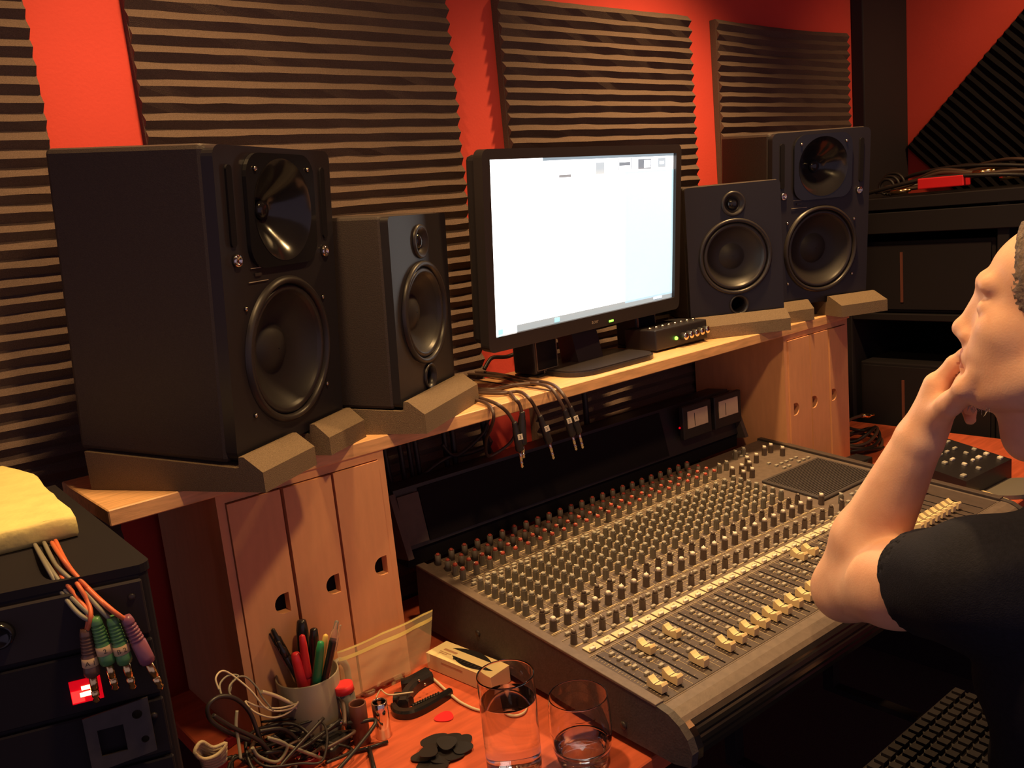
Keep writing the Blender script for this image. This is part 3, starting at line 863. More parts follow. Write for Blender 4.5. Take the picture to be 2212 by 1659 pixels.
patch_cable('patch cable with a white tag, in the middle of the hanging plugs', [(1013, 848), (1080, 850), (1120, 846), (1142, 860)], [(1156, 880)], (1165, 897), (1186, 955), (1196, 992), (1182, 926), '1')
patch_cable('patch cable with a white tag, left one of the rightmost hanging pair', [(985, 806), (1060, 812), (1140, 826), (1185, 836)], [(1207, 862)], (1219, 884), (1236, 940), (1245, 973), (1230, 909), '2')
patch_cable('patch cable with a white tag, right one of the rightmost hanging pair', [(985, 803), (1060, 806), (1140, 820), (1192, 830)], [(1219, 856)], (1231, 878), (1250, 934), (1259, 969), (1245, 904), '4')
def cable(lab, pts, r, m, group=None, name='cable', n=8, sub=6, closed=False):
    pts = [Vector(p) for p in pts]
    return part(name, MB().tube(pts, r, n, 0, closed, sub), m, label=lab, cat='cable', group=group)
cable('loose brown cord looping down past the red gap', [shelf_pt(1012, 860), shelf_pt(1048, 870), hang(1063, 886), hang(1066, 905), hang(1058, 930, -0.27), hang(1050, 952, -0.20), hang(1053, 984, -0.15), hang(1075, 977, -0.15), hang(1103, 955, -0.16), hang(1118, 925, -0.18), hang(1124, 900, -0.2)], 0.0030, 'cable_brown')
cable('thin red-brown cord lying across the shelf', [shelf_pt(990, 815, 0.003), shelf_pt(1060, 826, 0.003), shelf_pt(1120, 834, 0.003), shelf_pt(1190, 844, 0.003)], 0.0016, 'cable_brown')
cable('bunched dark cords lying beside the wide foam pad', [shelf_pt(1000, 838, 0.004), shelf_pt(1060, 842, 0.004), shelf_pt(1110, 832, 0.004), shelf_pt(1165, 828, 0.004)], 0.0042, 'cable_brown')
cable('black power lead rising behind the monitor corner', [on(1046, 798, 1, -0.058), on(1056, 780, 1, -0.058), on(1066, 772, 1, -0.06), on(1092, 771, 1, -0.06), on(1115, 763, 1, -0.07), on(1136, 750, 1, -0.075)], 0.0042, 'cable_black')
# cords hanging behind the shelf in front of the foam
for i, (px, r, lean) in enumerate(((838, .0050, 2), (870, .0052, 1), (888, .0046, 1), (903, .0052, 1), (965, .0056, 0), (983, .0062, 0), (1050, .0070, 2), (1262, .0065, 0))):
    top = on(px, 1020-0.28*(px-700)+36 if px < 1200 else 830, 1, -0.062)
    b = Vector((top.x+lean*0.004, -0.060, 0.93))
    cable('black cord hanging behind the shelf, %s of eight from the left' % ('first', 'second', 'third', 'fourth', 'fifth', 'sixth', 'seventh', 'eighth')[i],
          [Vector((top.x-0.002, -0.058, 1.10)), Vector((top.x, -0.060, 1.02)), b], r, 'cable_black', 'black cords behind the shelf', sub=4)
cable('black cord sagging sideways behind the hanging cords', [on(905, 1035, 1, -0.075), on(940, 1005, 1, -0.075), on(975, 985, 1, -0.078), on(1010, 980, 1, -0.075), on(1050, 965, 1, -0.072)], 0.0045, 'cable_black')
cable('black cord slanting across the foam under the shelf', [on(955, 960, 1, -0.078), on(985, 985, 1, -0.08), on(1040, 940, 1, -0.078), on(1052, 915, 1, -0.075)], 0.0040, 'cable_black')

# ------------------------------------------------------------------ equipment rack at the lower left
RC = Vector((0.227, -0.643, 1.16))
REX = Vector((math.cos(R(20)), -math.sin(R(20)), 0)); RN = Vector((-math.sin(R(20)), -math.cos(R(20)), 0))
def rackp(e, z, off=0.0): return Vector((RC.x, RC.y, 0))+REX*e+RN*off+Vector((0, 0, z))
rack = thing('equipment_rack', 'black equipment rack at the lower left with a red display', 'rack', (0.05, -0.4, 0))
ri = Matrix.Translation(-Vector((0.05, -0.4, 0)))
def rloc(mb):
    mb.v = [ri @ v for v in mb.v]
    return mb
plan = [rackp(-0.42, 0), rackp(-0.02, 0)]
for k in range(1, 6):
    a = R(18*k)
    plan.append(Vector((RC.x-0.016+0.016*math.sin(a), RC.y+0.010-0.010*math.cos(a)+0.004, 0)))
plan += [Vector((0.240, -0.24, 0)), Vector((-0.20, -0.24, 0))]
part('body', rloc(MB().prism([(p.x, p.y) for p in plan], 0.0, 1.152, 'z')), 'gear_black', rack)
part('top_lid', rloc(MB().prism([(p.x+(0.002 if p.x > 0.1 else -0.002), p.y-0.001) for p in plan], 1.152, 1.160, 'z')), 'gear_black', rack)
RF = lambda e, z, off: frame(rackp(e, z, off)-Vector((0.05, -0.4, 0)), REX, -RN, (0, 0, 1))
for z0, z1, m_ in ((1.095, 1.148, 'black_trim'), (1.035, 1.090, 'gear_black'), (0.975, 1.030, 'gear_black'), (0.90, 0.97, 'gear_black')):
    un = part('rack_unit', MB().box((-0.19, -0.003, 0), (0.36, 0.006, z1-z0), bev=0.0015, seg=1), m_, rack, RF(0, (z0+z1)/2, 0.0))
    for e in (-0.02, -0.36):
        part('screw', MB().lathe([(0.0035, 0), (0.003, 0.0015), (0.0005, 0.002)], 10, 0, T(e, -0.006, 0.012) @ TOFRONT), 'dark_metal', un)
    if z0 > 1.09:
        part('dial', MB().lathe([(0.012, 0), (0.011, 0.008), (0.009, 0.009), (0.0085, 0.006), (0.0005, 0.006)], 20, 0, T(-0.128, -0.006, 0.004) @ TOFRONT), 'gloss_black', un)
    if abs(z0-1.035) < 1e-6:
        dsp = part('display', MB().box((-0.071, -0.0065, -0.0065), (0.026, 0.002, 0.022)), 'led_dim_red', un)
        part('lit_segment', MB().box((-0.0715, -0.0078, -0.0095), (0.010, 0.001, 0.0042)).box((-0.0705, -0.0078, -0.0035), (0.008, 0.001, 0.0036)), 'led_white', dsp)
        part('lit_block', MB().box((-0.0785, -0.0077, -0.0105), (0.010, 0.001, 0.011)), 'led_red', dsp)
# steel plate with a square cut-out standing off the rack front
pm = plate_holes([(-0.028, -0.030), (0.028, -0.024), (0.028, 0.030), (-0.028, 0.024)], [(0.017, 0.016, 0.0045), (0.020, -0.010, 0.0035)], -0.001, 0.001, 'grey_plate', 14, rect=(-0.018, 0.004, -0.016, 0.010))
part('bracket_plate', pm, [], M=frame(rackp(-0.050, 1.008, 0.013), REX, -RN, (0, 0, 1)), label='grey steel plate with a square cut-out on the rack front', cat='bracket')

def jack(lab, top, tip, m, cabpts, cm, digits=None):
    top, tip = Vector(top), Vector(tip)
    d = tip-top
    L = d.length
    root = thing('jack_plug', lab, 'plug', top, 'coloured jack plugs hanging at the rack')
    q = d.to_track_quat('Z', 'Y').to_matrix().to_4x4()
    prof = [(0.0040, -0.004), (0.0050, 0)]
    for k in range(6):
        z = L*(0.03+0.045*k)
        prof += [(0.0052+0.0002*k, z), (0.0052+0.0002*k, z+L*0.022), (0.0044+0.0002*k, z+L*0.027), (0.0044+0.0002*k, z+L*0.040)]
    prof += [(0.0066, L*0.31), (0.0068, L*0.52), (0.0068, L*0.575), (0.0060, L*0.58), (0.0060, L*0.60)]
    part('sleeve', MB().lathe(prof, 20, 0, q), m, root)
    part('plug_tip', MB().lathe([(0.0034, L*0.60), (0.0034, L*0.80), (0.0028, L*0.805), (0.0028, L*0.82), (0.0034, L*0.825), (0.0034, L*0.89), (0.0022, L*0.915), (0.0033, L*0.955), (0.0006, L)], 16, 0, q), 'gold_metal', root)
    for pts in cabpts:
        part('cord', MB().tube([Vector(p)-top for p in pts]+[Vector((0, 0, 0))+d*0.02], 0.0021, 8), cm, root)
    if digits:
        tg = part('paper_tag', MB().lathe([(0.00700, L*0.335), (0.00700, L*0.455)], 20, 0, q), 'tag_cream', root)
        ez = -d.normalized()
        vw = (top-CAM).normalized()
        ey = (vw-ez*vw.dot(ez)).normalized()
        part('digit', text_mesh(digits, 0.0062, 'ink'), [], tg, frame(d*0.395-ey*0.0072, ey.cross(ez), ey, ez) @ FACE_Y)
up = [on(75, 1176, 2, 1.163), on(95, 1172, 2, 1.163), on(112, 1172, 2, 1.163), on(120, 1168, 2, 1.164)]
jack('brown jack plug tagged A1, leftmost at the rack', (0.163, -0.643, 1.116), (0.161, -0.642, 1.048), 'plug_brown',
     [[up[1], at(130, 1240, 0.802), at(165, 1290, 0.789), at(190, 1325, 0.780)], [up[2], at(160, 1250, 0.799), at(190, 1300, 0.786), at(196, 1335, 0.777)]], 'cable_orange', 'A 1')
jack('bright green jack plug tagged 2 next to the brown one', (0.172, -0.648, 1.125), (0.177, -0.650, 1.056), 'plug_green',
     [[up[0], at(110, 1230, 0.804), at(150, 1285, 0.790), at(188, 1322, 0.780)], [up[0], at(100, 1222, 0.806), at(140, 1290, 0.789), at(175, 1330, 0.778)]], 'cable_grey', '2')
jack('olive green jack plug tagged B2 in the middle', (0.184, -0.653, 1.122), (0.190, -0.655, 1.053), 'plug_green',
     [[up[1], at(125, 1225, 0.806), at(180, 1275, 0.793), at(215, 1315, 0.782)]], 'cable_grey', 'B 2')
jack('purple jack plug, rightmost at the rack', (0.195, -0.658, 1.120), (0.211, -0.664, 1.047), 'plug_purple',
     [[up[3], at(150, 1225, 0.806), at(200, 1280, 0.791), at(245, 1320, 0.781)], [up[2], at(130, 1200, 0.812), at(165, 1245, 0.800), at(230, 1310, 0.783)]], 'cable_orange')

# yellow slab on the rack
rg = random.Random(11)
ZT = 1.184
A = on(163, 1112, 2, ZT); B = on(72, 1022, 2, ZT); Cc = on(-10, 1000, 2, ZT); Dd = on(-10, 1152, 2, ZT)
out = []
def seg(p, q, n, j):
    for k in range(n):
        t_ = k/n
        v = p.lerp(q, t_)
        out.append((v.x+rg.uniform(-j, j), v.y+rg.uniform(-j, j)))
seg(A, B, 9, 0.0016); seg(B, Cc, 5, 0.0014); out += [(Cc.x-0.12, Cc.y-0.02), (Dd.x-0.12, Dd.y+0.03)]; seg(Dd, A, 8, 0.0010)
sm_ = MB()
n = len(out)
cx = sum(p[0] for p in out)/n; cy = sum(p[1] for p in out)/n
lev = [(1.1605, 0.965), (1.1655, 0.995), (1.174, 1.0), (1.181, 0.995), (ZT, 0.978)]
V = []
for z, k in lev:
    for p in out:
        V.append((cx+(p[0]-cx)*k+rg.uniform(-.0006, .0006), cy+(p[1]-cy)*k+rg.uniform(-.0006, .0006), z+rg.uniform(-0.0006, 0.0006)))
F = []
for i in range(len(lev)-1):
    for k in range(n):
        F.append((i*n+k, i*n+(k+1) % n, (i+1)*n+(k+1) % n, (i+1)*n+k))
F += [tuple(reversed(range(n))), tuple((len(lev)-1)*n+k for k in range(n))]
sm_.add(V, F, 0, [True]*(len(F)-2)+[False, False])
part('foam_slab', sm_, 'yellow_foam', label='bright yellow foam slab with torn edges on the rack', cat='foam slab')
# ------------------------------------------------------------------ things on the desk, left
def dk(px, py, h=0.0): return on(px, py, 2, DZ+h)
# mug of pens
mc = dk(663, 1452, 0.100); mc = Vector((mc.x, mc.y, DZ))
mug = thing('pen_mug', 'pale mug full of pens and markers', 'mug', mc)
part('cup', MB().lathe([(0.036, 0.0005), (0.042, 0.004), (0.0445, 0.02), (0.0455, 0.099), (0.0445, 0.101), (0.0430, 0.099), (0.0415, 0.012), (0.001, 0.010)], 36), 'mug', mug)
ha = R(12)
hp = [Vector((math.cos(ha)*r_, math.sin(ha)*r_, z)) for r_, z in ((0.044, 0.086), (0.062, 0.088), (0.072, 0.072), (0.071, 0.045), (0.060, 0.026), (0.0435, 0.022))]
part('handle', MB().tube(hp, 0.0052, 10), 'mug', mug)
ms = (mc-CAM).dot(_f)
def pen(name, lab, cat, top, base, r, mats, build):
    top = Vector(top); base = Vector(base)
    d = top-base
    M = Matrix.Translation(base) @ d.to_track_quat('Z', 'Y').to_matrix().to_4x4()
    t_ = thing(name, lab, cat, M, 'pens standing in the mug')
    build(t_, d.length, r, mats)
def mk_marker(t_, L, r, m):
    part('barrel', MB().lathe([(r*0.9, 0), (r, 0.004), (r, L*0.55), (r*0.96, L*0.57)], 16), m[0], t_)
    part('cap', MB().lathe([(r*1.02, L*0.56), (r*1.08, L*0.58), (r*0.92, L*0.90), (r*0.7, L*0.985), (r*0.2, L)], 16), m[1], t_)
def mk_pen(t_, L, r, m):
    part('barrel', MB().lathe([(r*0.5, 0), (r, 0.012), (r, L*0.82), (r*0.8, L*0.84)], 14), m[0], t_)
    part('cap', MB().lathe([(r*0.95, L*0.80), (r*0.95, L*0.90), (r*0.6, L*0.92), (r*0.55, L*0.99), (r*0.1, L)], 14), m[1], t_)
    part('clip', MB().box((0, -r*1.15, L*0.86), (r*0.5, r*0.4, L*0.22)), m[1], t_)
def mkr(px, py, ds=0.0): return at(px, py, ms-0.055+ds)
bot = lambda dx, dy: Vector((mc.x+dx, mc.y+dy, DZ+0.0135))
pen('ballpoint_pen', 'black ballpoint pen leaning left in the mug', 'pen', mkr(588, 1358, 0.02), bot(0.012, 0.0), 0.0055, ('pen_black', 'pen_black'), mk_pen)
pen('ballpoint_pen', 'glossy black pen in front of the leaning ballpoint', 'pen', mkr(600, 1385, -0.0), bot(0.010, -0.012), 0.0055, ('pen_black', 'pen_black'), mk_pen)
pen('marker_pen', 'fat black marker standing at the back of the mug', 'pen', mkr(651, 1338, 0.03), bot(0.0, 0.016), 0.0095, ('pen_black', 'pen_black'), mk_marker)
pen('marker_pen', 'black marker between the fat marker and the green pen', 'pen', mkr(678, 1357, 0.02), bot(0.010, 0.018), 0.0075, ('pen_black', 'pen_black'), mk_marker)
pen('marker_pen', 'red pen with a rounded cap at the centre of the mug', 'pen', mkr(652, 1371, -0.01), bot(-0.002, -0.004), 0.0058, ('pen_red', 'pen_red'), mk_marker)
pen('highlighter_pen', 'short fat red highlighter at the front of the mug', 'pen', mkr(637, 1410, 0.0), bot(-0.002, -0.008), 0.0085, ('clear_plastic', 'pen_red'), mk_marker)
pen('marker_pen', 'green felt pen leaning right in the mug', 'pen', mkr(693, 1385, -0.01), bot(-0.010, -0.006), 0.0065, ('pen_green', 'pen_green'), mk_marker)
pen('craft_knife', 'clear capped craft knife at the right of the mug', 'knife', mkr(728, 1340, -0.01), bot(-0.008, -0.014), 0.0055, ('pen_black', 'clear_plastic'), mk_pen)
pen('pencil', 'short yellow pencil beside the green pen', 'pencil', mkr(704, 1370, 0.0), bot(-0.004, 0.006), 0.0050, ('pen_yellow', 'pen_yellow'), mk_marker)

# zip bag leaning on the cabinet
def bagp(px, py, y=-0.322): return on(px, py, 1, y)
tl, tr, brr, bll = bagp(728, 1408), bagp(933, 1316), bagp(926, 1428, -0.335), bagp(742, 1512, -0.335)
bag = thing('zip_bag', 'clear plastic zip bag leaning against the left cabinet', 'bag', (bll+brr)/2)
bi = Matrix.Translation(-(bll+brr)/2)
def sheet(off, u0, u1, w0, w1, nu=18, nw=14):
    V, F = [], []
    for j in range(nw+1):
        for i in range(nu+1):
            u_ = u0+(u1-u0)*i/nu; w_ = w0+(w1-w0)*j/nw
            p = tl.lerp(tr, u_).lerp(bll.lerp(brr, u_), w_)
            k = 0.0035*math.sin(u_*7+w_*3)+0.003*math.sin(w_*9+u_*15)*w_
            bulge = off*(math.sin(math.pi*min(max(u_, 0), 1))**0.5)*(0.3+2.2*w_*(1.25-w_))
            V.append(p+Vector((0, -abs(k)*0.7-bulge, 0)))
    for j in range(nw):
        for i in range(nu):
            a = j*(nu+1)+i
            F.append((a, a+1, a+nu+2, a+nu+1))
    mb = MB().add(V, F, 0, True)
    mb.v = [bi @ v for v in mb.v]
    return mb
part('front_sheet', sheet(0.008, 0, 1, 0, 1), 'bag_plastic', bag)
part('back_sheet', sheet(0.0, 0, 1, 0, 1), 'bag_plastic', bag)
part('zip_strip', sheet(0.0092, 0, 1, 0.13, 0.20, 18, 2), 'bag_zip', bag)
part('top_hem', sheet(0.0088, 0, 1, 0.0, 0.035, 18, 1), 'bag_zip', bag)
cr = MB()
rg = random.Random(5)
for k in range(26):
    p = bi @ dk(rg.uniform(770, 900), rg.uniform(1462, 1490), 0.004+rg.uniform(0, 0.012))
    q = p+Vector((rg.uniform(-.02, .02), rg.uniform(-.006, .006), rg.uniform(-.002, .006)))
    w_ = q+Vector((rg.uniform(-.006, .006), rg.uniform(-.006, .006), rg.uniform(0, .008)))
    cr.add([p, q, w_, p+(w_-q)], [(0, 1, 2, 3)], 0, False)
part('crumpled_film', cr, 'bag_plastic', bag)

# carton with windows in the lid
c0 = Vector((0.722, -0.299, DZ)); ex = Vector((0.016, -0.146, 0)); Lb = ex.length; ex.normalize(); ey = Vector((-ex.y, ex.x, 0))
bxm = frame(c0+ex*Lb/2+ey*0.0235, ex, ey, (0, 0, 1))
carton = thing('carton_box', 'small cream cardboard box with two leaf-shaped windows', 'box', bxm)
part('box_body', MB().box((0, 0, 0.0140), (Lb, 0.047, 0.0265), bev=0.0008, seg=1), 'carton_side', carton)
part('lid', MB().box((0, 0, 0.0278), (Lb, 0.047, 0.0014)), 'carton', carton)
def leaf(x0, x1, y0, h, s_):
    n_ = 14
    a = [(x0+(x1-x0)*k/n_, y0) for k in range(n_+1)]
    b_ = [(x0+(x1-x0)*k/n_, y0+s_*h*math.sin(math.pi*k/n_)**0.8) for k in range(n_-1, 0, -1)]
    return a+b_
wn = part('window', MB().prism(leaf(-0.028, 0.062, -0.006, 0.0135, -1), 0.0284, 0.0289, 'z'), 'pen_black', carton)
part('window', MB().prism(leaf(-0.045, 0.045, 0.0115, 0.0135, 1), 0.0284, 0.0289, 'z'), 'pen_black', carton)
for k in range(9):
    part('chain_link', MB().box((-0.016+0.008*k, -0.012, 0.0296), (0.0035, 0.005, 0.0012), bev=0.0004, seg=1), 'dark_metal', wn)
pt_ = MB().box((-0.040, 0.002, 0.02865), (0.030, 0.0050, 0.0003)).box((-0.044, -0.006, 0.02865), (0.026, 0.0016, 0.0003)).box((-0.046, -0.010, 0.02865), (0.018, 0.0016, 0.0003)).box((-0.012, -0.0237, 0.021), (0.050, 0.0003, 0.0022))
part('lid_print', pt_, 'carton_print', carton)

# glasses with water
def tumbler(lab, c, outer, inner, water_z):
    g = thing('drinking_glass', lab, 'glass', c)
    prof = [(0.0005, 0.0008)]+outer+list(reversed(inner))
    part('glass_wall', MB().lathe(prof, 64, 0, tight=True), 'glass', g)
    def rin(z):
        for (r0, z0), (r1, z1) in zip(inner, inner[1:]):
            if z0 <= z <= z1:
                return r0+(r1-r0)*(z-z0)/(z1-z0+1e-9)
        return inner[-1][0]
    zz = [inner[1][1]+(water_z-inner[1][1])*k/8 for k in range(9)]
    wp = [(0.0005, inner[0][1]-0.0002), (inner[1][0]*0.97, inner[1][1]-0.0001)]+[(rin(z)+0.0002, z) for z in zz[1:]]+[(0.0005, water_z-0.0002)]
    part('water', MB().lathe(wp, 64, 0, tight=True), 'water', g)
tumbler('tall straight glass of water beside the console', (0.637, -0.620, DZ),
        [(0.0345, 0.0008), (0.0362, 0.004), (0.0368, 0.03), (0.0378, 0.141), (0.0374, 0.1425)],
        [(0.0005, 0.009), (0.0340, 0.0105), (0.0350, 0.03), (0.0360, 0.141), (0.0366, 0.1425)], 0.108)
tumbler('short barrel-shaped glass with a little water', (0.709, -0.676, DZ),
        [(0.0290, 0.0008), (0.0310, 0.003), (0.0385, 0.028), (0.0415, 0.055), (0.0405, 0.085), (0.0388, 0.1), (0.0384, 0.1012)],
        [(0.0005, 0.0085), (0.0280, 0.0095), (0.0368, 0.028), (0.0398, 0.055), (0.0390, 0.085), (0.0374, 0.1), (0.0378, 0.1012)], 0.034)

# guitar slides, tube, capo, keys, picks
def slide(lab, c, r, h, m):
    part('guitar_slide', MB().lathe([(r, 0.0005), (r, h-0.001), (r-0.0006, h), (r-0.0018, h), (r-0.0022, h-0.002), (r-0.0022, 0.0005)], 32, 0, None, True), m, M=c, label=lab, cat='guitar slide', group='guitar slides standing on the desk')
slide('brown guitar slide tube standing beside the red-capped tube', dk(783, 1603), 0.0125, 0.062, 'brown_tube')
slide('shiny chrome guitar slide tube standing beside the black clamp', dk(829, 1590), 0.0115, 0.055, 'chrome')
tb = dk(768, 1585)
tube_ = thing('clear_tube', 'clear plastic tube with a bright red cap', 'tube', tb)
tz = (on(741, 1470, 1, tb.y).z-DZ)
tdir = on(741, 1478, 1, tb.y+0.004)-tb
part('tube_body', MB().cyl((0, 0, 0.001), tdir*0.90, 0.0125, 0.0130, 24), 'clear_plastic', tube_)
part('red_cap', MB().cyl(tdir*0.86, tdir, 0.0142, 0.0138, 24), 'pen_red', tube_)
part('dark_contents', MB().cyl(tdir*0.05, tdir*0.84, 0.0100, 0.0100, 16), 'pen_black', tube_)

cp = thing('guitar_capo', 'black spring clamp capo lying open on the desk', 'capo', dk(880, 1530))
ci = Matrix.Translation(-dk(880, 1530))
def arm(pts, wd, ht, m, nm):
    mb = MB()
    P = catmull([dk(*q) for q in pts], 8)
    V, F = [], []
    L = len(P)
    for i, p in enumerate(P):
        t_ = (P[min(i+1, L-1)]-P[max(i-1, 0)]).normalized()
        s_ = Vector((-t_.y, t_.x, 0))
        w_ = wd(i/(L-1))
        for a, z in ((-1, 0.001), (1, 0.001), (1, ht*0.75), (0.6, ht), (-0.6, ht), (-1, ht*0.75)):
            V.append(p+s_*(a*w_/2)+Vector((0, 0, z)))
    for i in range(L-1):
        for k in range(6):
            F.append((i*6+k, i*6+(k+1) % 6, (i+1)*6+(k+1) % 6, (i+1)*6+k))
    F += [(5, 4, 3, 2, 1, 0), tuple((L-1)*6+k for k in range(6))]
    mb.add(V, F, 0, False)
    mb.v = [ci @ v for v in mb.v]
    return part(nm, mb, m, cp)
la = arm([(851, 1535), (862, 1548), (890, 1548), (930, 1530), (975, 1503)], lambda t_: 0.010+0.006*math.sin(math.pi*t_), 0.013, 'gloss_black', 'lower_jaw')
arm([(872, 1535), (880, 1512), (900, 1490), (932, 1472)], lambda t_: 0.017-0.003*t_, 0.018, 'black_plastic', 'upper_jaw')
arm([(853, 1520), (868, 1520), (884, 1528)], lambda t_: 0.020, 0.016, 'black_plastic', 'hinge_block')
arm([(868, 1488), (885, 1484), (925, 1462)], lambda t_: 0.014, 0.016, 'black_plastic', 'grip')
for q in ((905, 1470), (918, 1478)):
    part('rivet', MB().sphere(ci @ dk(*q, 0.018), 0.0022, 10), 'steel', cp)
sp_ = MB()
for k in range(11):
    p = ci @ dk(893+5.6*k, 1524-2.6*k, 0.012)
    sp_.cyl(p+Vector((0, -0.003, 0)), p+Vector((0, 0.003, 0)), 0.0022, 0.0022, 8)
part('spring', sp_, 'black_plastic', cp)
cable('white zip tie lying across the clamp', [dk(812, 1508, 0.012), dk(822, 1490, 0.02), dk(830, 1496, 0.02), dk(845, 1501, 0.021), dk(893, 1495, 0.021)], 0.0012, 'cable_white', name='zip_tie')
cable('white cable running from the box behind the tall glass', [dk(916, 1452, 0.004), dk(940, 1470, 0.004), dk(972, 1499, 0.004), dk(1000, 1520, 0.003), dk(1040, 1535, 0.003), dk(1085, 1530, 0.003), dk(1110, 1515, 0.003), dk(1100, 1498, 0.003)], 0.0022, 'cable_white')
for i, (q, lab) in enumerate((((795, 1497), 'clear plastic ring behind the chrome slide'),)):
    part('plastic_ring', MB().lathe([(0.013, 0.0005), (0.013, 0.006), (0.010, 0.0065), (0.0095, 0.0005)], 24, 0, None, True), 'clear_plastic', M=dk(*q), label=lab, cat='ring')
tk = thing('hex_key', 'black T-shaped hex key lying in front of the slides', 'hex key', dk(795, 1613))
ti = Matrix.Translation(-dk(795, 1613))
part('cross_bar', MB().tube([ti @ dk(764, 1624, 0.004), ti @ dk(798, 1615, 0.004), ti @ dk(838, 1602, 0.004)], 0.0026, 8, sub=0), 'pen_black', tk)
part('shaft', MB().tube([ti @ dk(797, 1615, 0.004), ti @ dk(815, 1690, 0.004)], 0.0036, 6, sub=0), 'pen_black', tk)
def pick_mesh():
    pts = []
    for k in range(30):
        a = 2*math.pi*k/30
        r_ = 0.0132*(1+0.10*math.cos(3*(a-math.pi/2)))
        pts.append((r_*math.cos(a), r_*math.sin(a)*1.08))
    return MB().prism(pts, 0, 0.0011, 'z').mesh('guitar_pick', ['pick_black'])
PK = pick_mesh()
pc = dk(948, 1622)
spots = [(0, 0, 0), (-0.026, 0.004, 1), (0.024, -0.010, 2), (-0.012, -0.022, 3), (0.012, 0.016, 4), (-0.034, -0.016, 5), (0.030, 0.008, 6), (0.006, -0.028, 7), (-0.004, 0.012, 8), (0.022, -0.026, 9), (-0.020, -0.006, 10), (0.008, -0.010, 11), (-0.022, -0.030, 12), (0.034, -0.012, 13)]
where = ['bottom of the heap', 'left rim', 'right side', 'front left', 'back right', 'far left edge', 'far right edge', 'front rim', 'back of the heap', 'front right', 'centre left', 'top of the heap', 'near left corner', 'right corner']
for (dx, dy, i), wl in zip(spots, where):
    part('guitar_pick', PK, [], M=T(pc.x+dx, pc.y+dy, DZ+0.0008+0.0011*(i if i in (8, 10, 11) else i % 5)) @ RZ(R(i*67)) @ RX(R(random.uniform(-7, 7))) @ RY(R(random.uniform(-7, 7))),
         label='black guitar pick at the %s' % wl if 'heap' in wl else 'black guitar pick at the %s of the heap' % wl, cat='guitar pick', group='heap of black guitar picks')
rp = PK.copy(); rp.materials.clear(); rp.materials.append(MATS['pick_red'])
part('guitar_pick', rp, [], M=Matrix.Translation(dk(960, 1549, 0.0008)) @ RZ(R(70)), label='single red guitar pick lying alone on the desk', cat='guitar pick')

# cable tangle at the lower left of the desk
def dz_(px, py, h):
    p = on(px, py, 1, -0.415+h)
    return p if p.z > DZ+0.006 else on(px, py, 2, DZ+0.006)
cable('white cable looping over the tangle in front of the mug', [dz_(565, 1494, .05), dz_(600, 1505, .055), dz_(640, 1528, .06), dz_(653, 1555, .06), dz_(655, 1590, .055), dz_(648, 1630, .05), dz_(630, 1675, .045)], 0.0026, 'cable_white')
cable('thin white earphone cord coiled on the tangle', [dz_(473, 1490, .05), dz_(466, 1466, .055), dz_(478, 1450, .06), dz_(498, 1456, .06), dz_(540, 1490, .05), dz_(580, 1533, .045), dz_(630, 1530, .05), dz_(652, 1505, .06), dz_(666, 1505, .062), dz_(640, 1520, .055), dz_(600, 1530, .05), dz_(555, 1525, .05), dz_(530, 1515, .05),
      dz_(550, 1538, .045), dz_(590, 1550, .045), dz_(625, 1538, .05), dz_(655, 1508, .062), dz_(665, 1510, .062)], 0.0013, 'cable_white')
cable('thin grey cord arching above the tangle', [dz_(478, 1500, .045), dz_(475, 1478, .055), dz_(492, 1460, .06), dz_(515, 1460, .06), dz_(497, 1480, .05), dz_(497, 1500, .045), dz_(515, 1512, .04), dz_(540, 1530, .04)], 0.0014, 'cable_grey')
cable('thin cord in a wide arch beside the grey one', [dz_(497, 1495, .05), dz_(505, 1468, .06), dz_(530, 1462, .062), dz_(555, 1485, .055), dz_(566, 1505, .05), dz_(590, 1535, .045)], 0.0013, 'cable_grey')
cable('thick black cable in a big loop at the left of the tangle', [dz_(540, 1600, .03), dz_(490, 1580, .03), dz_(455, 1555, .032), dz_(450, 1525, .034), dz_(475, 1505, .036), dz_(510, 1510, .036), dz_(540, 1540, .034), dz_(560, 1590, .03), dz_(580, 1625, .028), dz_(620, 1620, .028), dz_(640, 1600, .03), dz_(610, 1575, .03), dz_(560, 1580, .03)], 0.0030, 'cable_black')
cable('black cable sweeping under the white one', [dz_(460, 1545, .02), dz_(500, 1570, .022), dz_(560, 1600, .022), dz_(600, 1640, .02), dz_(640, 1625, .022), dz_(680, 1595, .026), dz_(720, 1570, .03)], 0.0030, 'cable_black')
cable('second black cable rising to the right of the tangle', [dz_(590, 1590, .015), dz_(640, 1618, .018), dz_(690, 1590, .024), dz_(735, 1555, .03)], 0.0026, 'cable_black')
cable('grey cord hanging down the middle of the tangle', [dz_(512, 1535, .03), dz_(510, 1570, .025), dz_(515, 1600, .02), dz_(520, 1640, .01)], 0.0022, 'cable_grey')
cable('black cord curled at the front of the tangle', [dz_(545, 1615, .012), dz_(560, 1635, .012), dz_(600, 1645, .012), dz_(620, 1610, .012), dz_(580, 1595, .014), dz_(700, 1640, .01)], 0.0024, 'cable_grey')
for k in range(5):
    cable('cream rope-like cord bundled at the lower left, %s turn' % ('lowest', 'second', 'third', 'fourth', 'top')[k],
          [dz_(421+3*k, 1625-4*k, .008+.005*k), dz_(435, 1603+6*k, .012+.005*k), dz_(460, 1615+6*k, .012+.005*k), dz_(488, 1606+8*k, .010+.005*k), dz_(470, 1630+6*k, .008+.005*k), dz_(440, 1640+4*k, .008+.005*k)], 0.0026, 'cable_cream', 'cream cord bundle', closed=True, sub=5)
rg = random.Random(31)
tc_ = Vector((0.445, -0.375, DZ))
